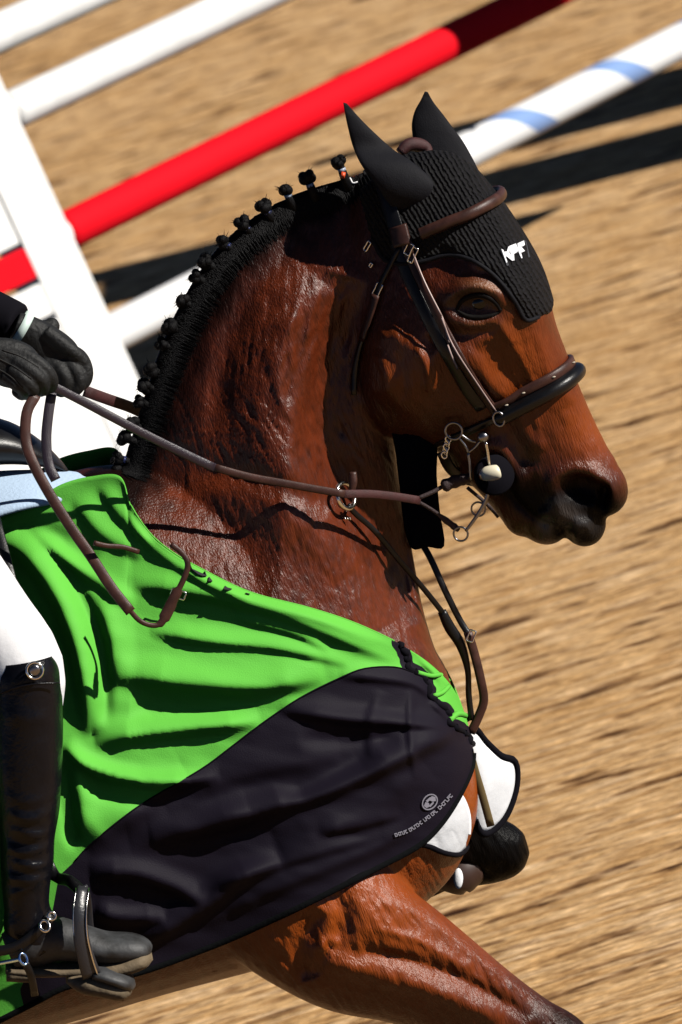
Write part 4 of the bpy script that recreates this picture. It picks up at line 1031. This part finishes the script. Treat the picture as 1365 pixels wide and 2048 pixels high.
# martingale: ring on the rein, strap to the chest
mart = empty('martingale', W(700, 1000, -.16), 'running martingale with a steel ring on the rein and thin straps down to the chest', 'martingale')
yr = drape(690, 990, .03)[0][1]
v, f = ringmesh(W(692, 992, yr), np.array([.75, -.6, .1]), .021, .0038, m=12); link('ring', v, f, M['metal'], mart)
v, f = tube([W(706, 944, yr+.004), W(707, 965, yr), W(703, 985, yr)], [.006, .0065, .005], 8, ry=.003, up=YN); link('stopper', v, f, M['brown_leather'], mart)
for k_ in (-1, 0, 1): v, f = tube([W(694+5*k_, 1034, yr), W(697+5*k_, 1040, yr-.002)], .0015, 6, k=1); link('rivet', v, f, M['metal'], mart)
P = ydepth([(696, 1010), (712, 1028), (750, 1062), (800, 1122), (850, 1180), (888, 1228)], yr, -.03, .008); v, f = strap(P, np.array([0, -1., .2]), .009, .004, 1); link('strap', v, f, M['black_leather'], mart)
P = np.array([W(x, y, -.03) for x, y in ((884, 1222), (900, 1255), (922, 1290), (936, 1340), (938, 1390), (944, 1440))]); v, f = tube(P, [.007, .009, .008, .005, .005, .005], 8, ry=.004, up=YN); link('strap', v, f, M['black_leather'], mart)
P = np.array([W(x, y, z) for x, y, z in ((840, 1080, .0), (862, 1118, -.02), (890, 1180, -.03), (920, 1240, -.03), (940, 1272, -.035))]); v, f = strap(P, np.array([0.3, -1., .1]), .010, .005); link('strap', v, f, M['black_leather'], mart)
P = np.array([W(x, y, z) for x, y, z in ((936, 1264, -.036), (950, 1310, -.035), (962, 1360, -.035), (968, 1400, -.03), (958, 1432, -.03), (942, 1466, -.03))]); v, f = strap(P, np.array([0.3, -1., .1]), .014, .006); link('strap', v, f, M['brown_leather'], mart)
freebuckle(943, 1272, -.045, .005, .009, 20, mart)
rib = flap('hanging_ribbon', [(786, 850), (830, 850), (872, 885), (874, 950), (880, 1020), (889, 1092), (855, 1094), (824, 1097), (808, 1050), (800, 980), (792, 910)], lambda x, y: -.055+(y-900)*.0002, .004, M['black_cloth'])
tag(rib, 'long black ribbon with a ragged end hanging behind the jaw', 'ribbon')

# far foreleg boot and girth strap below the rug
hb = empty('horse_boot', W(905, 1760, .11), 'brown leather boot with a white patch on the folded far foreleg', 'horse boot')
v, f = tube(Wl0([(952, 1728, .13), (925, 1742, .125), (905, 1760, .12), (898, 1778, .12)]), [.030, .036, .034, .026], 18, k=4); link('shell', v, f, mat('boot_brown', (.035, .016, .012), .5), hb)
v, f = ball(W(917, 1757, .082), (.008, .005, .017), 12, 8, ax=[CI, Fw, CJ]); link('patch', v, f, M['white_cloth'], hb)
gs = empty('girth_strap', W(840, 1740, -.02), 'orange tan strap below the white lining in front of the forearm', 'strap')
v, f = strap(Wl0([(872, 1700, -.05), (856, 1735, -.06), (836, 1772, -.08), (806, 1812, -.12)]), np.array([.2, -1, .1]), [.020, .020, .016, .010], .004); link('strap', v, f, mat('tan_strap', (.42, .15, .03), .6), gs)
v, f = strap(Wl0([(862, 1698, -.02), (840, 1722, -.02), (826, 1750, -.02), (836, 1775, -.02)]), np.array([.2, -1, .1]), .014, .004); link('strap', v, f, M['black_leather'], gs)
# ================================================================ SADDLE
saddle = empty('saddle', W(-150, 1000, 0), 'black leather jumping saddle on a pale blue pad, behind the horse withers', 'saddle')
def Wl(L): return np.array([W(*q) for q in L])
# pommel and seat
rings = []
for (x, y, h, wd) in ((140, 944, 4, .012), (110, 918, 20, .035), (70, 898, 36, .055), (20, 880, 48, .07), (-60, 880, 52, .09), (-200, 905, 52, .12), (-340, 920, 52, .15), (-470, 890, 44, .14), (-520, 850, 12, .08)):
    c = W(x, y, 0); u = (W(x-.3*h, y-.95*h, 0)-c); ring = []
    for a in np.arange(20)*math.pi/10: ring.append(c+u*math.sin(a)+np.array([0, wd, 0])*math.cos(a))
    rings.append(np.array(ring))
v, f = skin_rings(rings); v2, f2 = v, f; so_ = link('seat', v, f, M['black_leather'], saddle)
s = so_.modifiers.new('s', 'SUBSURF'); s.levels = 1; s.render_levels = 2
for sg in (-1, 1):
    # flap: curved sheet over the rug
    L = [(-40, 940), (-30, 1010), (-30, 1120), (-30, 1280), (-40, 1420), (-80, 1480), (-140, 1500), (-220, 1400), (-240, 1200), (-200, 1000), (-80, 930)]
    L3 = cr(np.array(L, float), 3, closed=True); c = L3.mean(0); rings = []
    for k_ in np.linspace(0.02, 1, 7):
        ring = []
        for x, y in L3:
            q = c+(np.array([x, y])-c)*k_; yy = -.135-.19*sstep(930, 1200, q[1]); hh = drape(q[0], q[1], .014, RB, yy)[0][1]
            p_ = W(q[0], q[1], min(yy, hh) if q[1] > 1040 else yy); p_[1] *= (1 if sg < 0 else -1); ring.append(p_)
        rings.append(np.array(ring))
    v, f = skin_rings(rings, cap=False); o = link('flap', v, f, M['black_leather'], saddle); s = o.modifiers.new('s', 'SOLIDIFY'); s.thickness = .006
    # pale pad showing in front of the flap
pm_ = mat('saddle_pad', (0.42, 0.55, 0.72), .8, bump=[(200, .002, .6)])
rings = []
for (x, y0, y1, n_) in ((246, 972, 980, 0), (200, 960, 990, 0), (140, 948, 1000, 0), (70, 946, 1012, 0), (0, 948, 1030, 0), (-120, 955, 1080, 0), (-300, 975, 1080, 0), (-480, 985, 1060, 0)):
    ring = []
    for a in np.linspace(-1, 1, 15):
        yy = y0+(y1-y0)*abs(a)**1.5; ring.append(W(x, yy, a*.15*(1 if x < 100 else .75)))
    rings.append(np.array(ring))
v = np.concatenate(rings); f = [(i*15+j, i*15+j+1, (i+1)*15+j+1, (i+1)*15+j) for i in range(len(rings)-1) for j in range(14)]
o = link('saddle_pad', v, f, pm_, saddle); s = o.modifiers.new('s', 'SOLIDIFY'); s.thickness = .014; s.offset = 0
s = o.modifiers.new('s2', 'SUBSURF'); s.levels = 1; s.render_levels = 2

# ================================================================ RIDER
rider = empty('person', W(-300, 950, 0), 'person riding in white breeches, tall black boots, black gloves and a dark jacket', 'person')
sk = mat('skin', (0.45, 0.24, 0.16), .5)
LEG = -.385
def both(fn, name, m, **kw):
    pass
# --- body: one continuous figure (mostly outside the frame)
hip = np.array(W(-300, 905, 0)); hz = hip[2]; hx = hip[0]
def bp(x, y, z): return np.array([hx+x, y, hz+z])
knee = W(45, 1345, LEG+.02); ankle = W(58, 1850, LEG-.01)
sh = .2; shoulder = lambda s: bp(.14, s*.19, .50)
elbN = W(-330, 720, -.30); wrN = W(-55, 700, -.215); elbF = W(-300, 520, .12); wrF = W(38, 652, -.03)
def mir(p): q = np.array(p); q[1] = -q[1]; return q
torso = tube([bp(-.02, 0, -.10), bp(-.02, 0, 0), bp(.02, 0, .12), bp(.06, 0, .24), bp(.10, 0, .38), bp(.13, 0, .48), bp(.15, 0, .54), bp(.17, 0, .58), bp(.185, 0, .63)], [.09, .12, .105, .10, .115, .10, .06, .052, .05], 24, ry=[.15, .17, .145, .14, .165, .17, .09, .056, .052], up=YN)
hc = bp(.215, 0, .715)
skull = ball(hc, (.098, .075, .115), 24, 18); jaw = ball(hc+np.array([.035, 0, -.065]), (.06, .05, .055), 16, 12); nose = tube([hc+np.array([.088, 0, .01]), hc+np.array([.112, 0, -.028]), hc+np.array([.095, 0, -.038])], [.008, .014, .010], 10)
ears_ = [ball(hc+np.array([-.005, s*.076, -.02]), (.018, .010, .030), 10, 8) for s in (-1, 1)]
lips = ball(hc+np.array([.088, 0, -.062]), (.012, .022, .009), 12, 8)
def legp(s):
    k = knee.copy(); a_ = ankle.copy()
    if s > 0: k, a_ = mir(k), mir(a_)
    h = bp(0, s*.10, -.02)
    return tube([h, h*.5+k*.5+np.array([0, s*.04, 0]), k, k*.62+a_*.38, a_], [.090, .066, .040, .034, .020], 18)
def armp(s):
    e_, w_ = (elbN, wrN) if s < 0 else (elbF, wrF)
    return tube([bp(.12, s*.15, .46), shoulder(s), e_, e_*.5+w_*.5, w_], [.06, .055, .042, .040, .027], 14)
me_, bvx, bfx = remesh([torso, skull, jaw, nose, lips, legp(-1), legp(1), armp(-1), armp(1)]+ears_, .007, 6)
o = link('body', bvx, bfx, sk, rider)
for s in (-1, 1):
    v, f = ball(hc+np.array([.082, s*.032, .008]), .012, 14, 10); link('eye', v, f, M['white_cloth'], rider)
v, f = tube([bp(-.02, 0, -.06), bp(-.02, 0, .02), bp(.02, 0, .12), bp(.06, 0, .24), bp(.10, 0, .38), bp(.13, 0, .49), bp(.15, 0, .54)], [.12, .135, .12, .115, .13, .115, .062], 26, ry=[.185, .19, .165, .16, .185, .195, .065], up=YN)
parts = [(v, f)]
for s in (-1, 1):
    e_, w_ = (elbN, wrN) if s < 0 else (elbF, wrF)
    parts.append(tube([bp(.11, s*.13, .46), shoulder(s), shoulder(s)*.5+e_*.5, e_, e_*.5+w_*.5, e_*.12+w_*.88, w_], [.068, .066, .056, .054, .050, .040, .036], 18))
me_, jv, jf = remesh(parts, .006, 4); link('jacket', jv, jf, M['black_cloth'], rider)
# helmet
hv_ = []
v, f = ball(hc+np.array([-.01, 0, .035]), (.125, .10, .105), 28, 20); keep = []
v[:, 2] = np.maximum(v[:, 2], hc[2]+.012); o = link('helmet', v, f, M['black_leather'], rider)
v, f = tube([hc+np.array([.09, -.07, .02]), hc+np.array([.16, -.03, .012]), hc+np.array([.165, .03, .012]), hc+np.array([.09, .07, .02])], .006, 8); link('peak', v, f, M['black_leather'], o)
# breeches
bw = mat('breeches', (0.75, 0.74, 0.75), .75, bump=[(16, .006, .5), (600, .0006, .4)])
parts = [tube([bp(-.02, 0, -.13), bp(-.02, 0, -.02), bp(-.01, 0, .08)], [.11, .135, .118], 24, ry=[.16, .185, .16], up=YN)]
for s in (-1, 1):
    k = knee if s < 0 else mir(knee); h = bp(0, s*.10, -.03); a_ = ankle if s < 0 else mir(ankle)
    parts.append(tube([h, h*.6+k*.4+np.array([0, s*.04, 0]), h*.25+k*.75+np.array([0, s*.01, 0]), k, k*.75+a_*.25], [.112, .108, .088, .068, .050], 22))
me_, jv, jf = remesh(parts, .006, 4); link('breeches', jv, jf, bw, rider)
# --- boots
bl = mat('boot_leather', (0.004, 0.004, 0.006), .27, spec=.2, bump=[(28, .006, .45), (160, .0015, .5), (500, .0005, .5)])
dusty = mat('dusty_leather', (0.024, 0.025, 0.027), .6, var=(34, .9), bump=[(90, .002, .5)])
solem = mat('boot_sole', (0.13, 0.095, 0.055), .8, var=(40, .4), bump=[(70, .003, .8)])
for s in (-1, 1):
    def B(x, y, d=0.0):
        p_ = W(x, y, LEG+d)
        return p_ if s < 0 else mir(p_)
    boot = empty('boot', (0, 0, 0), None, None); boot.parent = rider; boot.location = Vector([0, 0, 0])
    boot.location = -Vector(rider.location)+Vector([float(a) for a in B(58, 1850)])
    shaft = tube([B(48, 1316), B(52, 1345), B(56, 1400), B(56, 1470), B(55, 1540), B(56, 1610), B(54, 1670), B(54, 1720), B(52, 1770), B(54, 1815), B(62, 1850), B(90, 1895)], [.046, .053, .054, .055, .054, .050, .044, .042, .038, .036, .042, .034], 30, ry=[.050, .056, .058, .058, .058, .054, .047, .045, .041, .038, .038, .036], up=YN, k=8)
    v, f = shaft; v = np.array(v); pr = proj(v if s < 0 else v*np.array([1, -1, 1]))
    dd = np.zeros(len(v))
    for L, am, sg in (([(10, 1590), (60, 1605), (100, 1590)], .004, 9), ([(20, 1622), (60, 1640), (105, 1618)], .007, 9), ([(30, 1655), (70, 1672), (100, 1660)], .008, 8), ([(10, 1690), (50, 1705), (100, 1690)], .006, 8), ([(30, 1722), (70, 1734), (100, 1725)], .006, 7), ([(10, 1752), (60, 1762), (95, 1755)], .006, 8), ([(20, 1790), (80, 1770)], .004, 6), ([(15, 1420), (60, 1440), (100, 1430)], .003, 14), ([(90, 1480), (100, 1560)], .003, 10)): dd += ridge(pr, L, am, sg, taper=True)
    v = v+np.array([0, -1., 0])*(dd*(1 if s < 0 else -1))[:, None]
    link('shaft', v, f, bl, boot)
    foot = tube([B(20, 1905), B(60, 1888), B(110, 1878), B(160, 1886), B(210, 1896), B(262, 1896), B(290, 1900), B(302, 1903)], [.032, .040, .036, .030, .026, .023, .018, .010], 22, ry=[.030, .036, .038, .042, .045, .042, .032, .014], up=YN, k=5); v, f = foot; link('foot', v, f, dusty, boot)
    so2 = tube([B(12, 1936), B(70, 1940), B(130, 1938), B(190, 1934), B(240, 1930), B(285, 1913), B(304, 1908)], [.007, .009, .010, .013, .016, .017, .009], 16, ry=[.030, .034, .036, .044, .048, .042, .016], up=YN, k=5); v, f = so2; link('sole', v, f, solem, boot)
    v, f = tube([B(14, 1944), B(56, 1946), B(64, 1946)], [.014, .014, .012], 14, ry=[.030, .032, .03], up=YN); link('heel', v, f, solem, boot)
    if s < 0:
        q = W(70, 1341, LEG-.062); v, f = ringmesh(q, np.array([.1, -1, .15]), .0125, .0022); link('badge', v, f, M['metal'], boot); v, f = ball(q, (.009, .003, .009), 12, 8); link('badge_boss', v, f, M['dark_metal'], boot)
        v, f = tube([W(0, 1388, LEG-.048), W(30, 1376, LEG-.058), W(70, 1368, LEG-.062), W(118, 1366, LEG-.05)], .0018, 6); link('seam', v, f, bl, boot)
# spur and spur straps
spur = empty('spur', W(50, 1920, LEG-.05), 'silver spur with black straps buckled round the near boot ankle', 'spur')
v, f = strap(Wl([(-20, 1905, LEG-.045), (30, 1895, LEG-.048), (70, 1868, LEG-.050), (92, 1846, LEG-.044), (104, 1828, LEG-.03)]), np.array([0, -1., 0]), .016, .004); link('strap', v, f, M['black_leather'], spur)
v, f = strap(Wl([(50, 1925, LEG-.050), (62, 1950, LEG-.045), (70, 1990, LEG-.02)]), np.array([0, -1., 0]), .012, .004); link('strap', v, f, M['black_leather'], spur)
sm_ = mat('spur_metal', (.55, .75, .8), .15, metal=1)
v, f = tube(Wl([(-60, 1935, LEG-.02), (0, 1926, LEG-.05), (42, 1918, LEG-.055)]), .0032, 10); link('spur_arm', v, f, sm_, spur)
v, f = ringmesh(W(47, 1918, LEG-.056), np.array([.6, -1, .2]), .009, .0022, sx=.7); link('ring', v, f, mat('spur_blue', (.25, .4, .7), .2, metal=1), spur)
v, f = ringmesh(W(90, 1852, LEG-.056), np.array([.2, -1, .6]), .009, .0024, sx=.8); link('ring', v, f, M['metal'], spur)
v, f = ringmesh(W(104, 1832, LEG-.05), np.array([.2, -1, .2]), .006, .0022); link('ring', v, f, M['metal'], spur)
# stirrup
for s in (-1, 1):
    def B(x, y, d=0.0):
        p_ = W(x, y, LEG+d); return p_ if s < 0 else mir(p_)
    st_ = empty('stirrup', B(190, 1960), 'black stirrup iron with ridged tread under the near boot' if s < 0 else 'black stirrup iron under the far boot, hidden behind the horse', 'stirrup')
    im = mat('stirrup_black', (.02, .02, .024), .35, bump=[(300, .001, .5)])
    arm = Wl([(166, 1775, LEG-.03), (160, 1820, LEG-.055), (162, 1870, LEG-.062), (172, 1915, LEG-.062), (184, 1952, LEG-.058)]); arm2 = Wl([(166, 1775, LEG-.03), (172, 1800, LEG+.03), (176, 1860, LEG+.055), (190, 1930, LEG+.055)])
    if s > 0: arm, arm2 = np.array([mir(q) for q in arm]), np.array([mir(q) for q in arm2])
    nn3 = np.array([.15, -1. if s < 0 else 1., 0])
    v, f = strap(arm, nn3, [.017, .020, .024, .027, .030], .006); link('side_bar', v, f, im, st_); v, f = strap(arm2, nn3, [.016, .018, .02, .02], .006); link('side_bar', v, f, im, st_)
    for w0 in (-1, 1): v, f = tube(arm+CI*.010*w0+np.array([0, -.004 if s < 0 else .004, 0]), .0013, 6); link('edge_line', v, f, M['metal'], st_)
    v, f = tube([B(135, 1950, -.0), B(165, 1956), B(205, 1962), B(245, 1972), B(262, 1978)], [.010, .020, .022, .020, .010], 18, ry=[.04, .062, .066, .06, .03], up=YN); link('tread', v, f, solem, st_)
    v, f = tube([B(185, 1940, -.02), B(215, 1946, -.02), B(250, 1960, -.02), B(264, 1975, -.02)], [.012, .014, .014, .008], 14, ry=[.045, .05, .045, .02], up=YN); link('tread_rim', v, f, dusty, st_)
    lw = [B(166, 1785, -.028), B(140, 1762, .0), B(100, 1735, .04), B(60, 1560, .065), B(40, 1250, .07), B(-20, 1000, .2)]; v, f = strap(np.array(lw), nn3, .018, .004); link('stirrup_leather', v, f, M['black_leather'], st_)
# --- gloves: palm, four curled fingers and a thumb
def glove(palm, fingers, thumb, vox=.0022):
    parts = list(palm)+[tube(np.array([W(*q[:3]) for q in F_]), [q[3] for q in F_], 12, k=4) for F_ in fingers+[thumb]]
    parts += [ball(W(*F_[-1][:3]), F_[-1][3]*1.02, 12, 8) for F_ in fingers+[thumb]]
    me_, v, f = remesh(parts, vox, 3); return v, f
yN = -.215
palm = [tube(Wl([(-70, 706, yN), (-30, 712, yN), (5, 722, yN), (38, 732, yN), (62, 742, yN)]), [.027, .031, .038, .038, .030], 16, ry=[.024, .024, .024, .024, .022], up=YN)]
v, f = glove(palm, [
    [(40, 706, yN-.006, .013), (72, 724, yN-.012, .0125), (98, 748, yN-.012, .0115), (104, 770, yN-.002, .0105), (90, 780, yN+.010, .0095)],
    [(30, 722, yN-.014, .013), (62, 742, yN-.024, .0125), (84, 762, yN-.022, .0115), (84, 780, yN-.008, .0105), (70, 782, yN+.006, .0095)],
    [(22, 738, yN-.018, .0125), (50, 760, yN-.028, .0120), (66, 778, yN-.024, .0110), (62, 790, yN-.010, .010), (50, 786, yN+.004, .009)],
    [(8, 750, yN-.016, .0115), (32, 768, yN-.024, .011), (48, 782, yN-.020, .010), (44, 790, yN-.006, .009), (34, 784, yN+.004, .0085)]],
    [(20, 700, yN+.014, .014), (55, 712, yN+.022, .013), (84, 736, yN+.020, .0115), (100, 756, yN+.012, .0105)])
gl = link('glove', v, f, M['glove'], rider); GB = BVHTree.FromPolygons(v.tolist(), f)
seam_m = mat('glove_seam', (.004, .004, .004), .8)
for L in ([(5, 700), (40, 712), (78, 735)], [(-5, 716), (30, 734), (64, 758)], [(-10, 734), (20, 752), (46, 776)], [(-20, 690), (-16, 720), (-22, 750)]):
    P_, N_ = drape_line(L, .0004, 5, GB, yN-.03); v, f = tube(P_, .0011, 6, k=1); link('seam', v, f, seam_m, gl)
v, f = tube(Wl([(-44, 702, yN), (-34, 706, yN)]), [.034, .035], 18, k=1); link('wrist_band', v, f, M['black_leather'], gl)
yF = -.05
palm = [tube(Wl([(30, 650, yF), (60, 664, yF), (90, 690, yF), (120, 715, yF), (140, 732, yF)]), [.022, .026, .034, .035, .028], 16, ry=[.022, .022, .024, .026, .024], up=YN), ball(W(104, 652, yF+.02), (.013, .014, .014), 12, 8), tube(Wl([(80, 655, yF+.01), (104, 654, yF+.02)]), .012, 10)]
v, f = glove(palm, [
    [(135, 700, yF-.004, .013), (160, 716, yF-.012, .0135), (172, 742, yF-.016, .0125), (168, 764, yF-.018, .0115), (150, 774, yF-.018, .0105)],
    [(120, 716, yF-.010, .013), (148, 738, yF-.022, .013), (160, 762, yF-.026, .012), (150, 780, yF-.024, .011), (134, 780, yF-.018, .010)],
    [(104, 722, yF-.014, .0125), (124, 744, yF-.026, .0125), (134, 766, yF-.028, .0115), (126, 782, yF-.022, .0105), (116, 780, yF-.012, .0095)],
    [(90, 722, yF-.014, .0115), (104, 744, yF-.024, .011), (112, 764, yF-.024, .010), (106, 776, yF-.018, .0095), (98, 772, yF-.010, .009)]],
    [(92, 664, yF-.014, .014), (118, 684, yF-.020, .013), (146, 704, yF-.022, .012), (166, 722, yF-.018, .0105)])
link('glove', v, f, M['glove'], rider)
v, f = tube(Wl([(38, 652, yF-.0), (52, 660, yF-.0)]), [.0285, .0275], 18, k=1); link('cuff', v, f, mat('cuff', (.62, .75, .70), .6), rider)
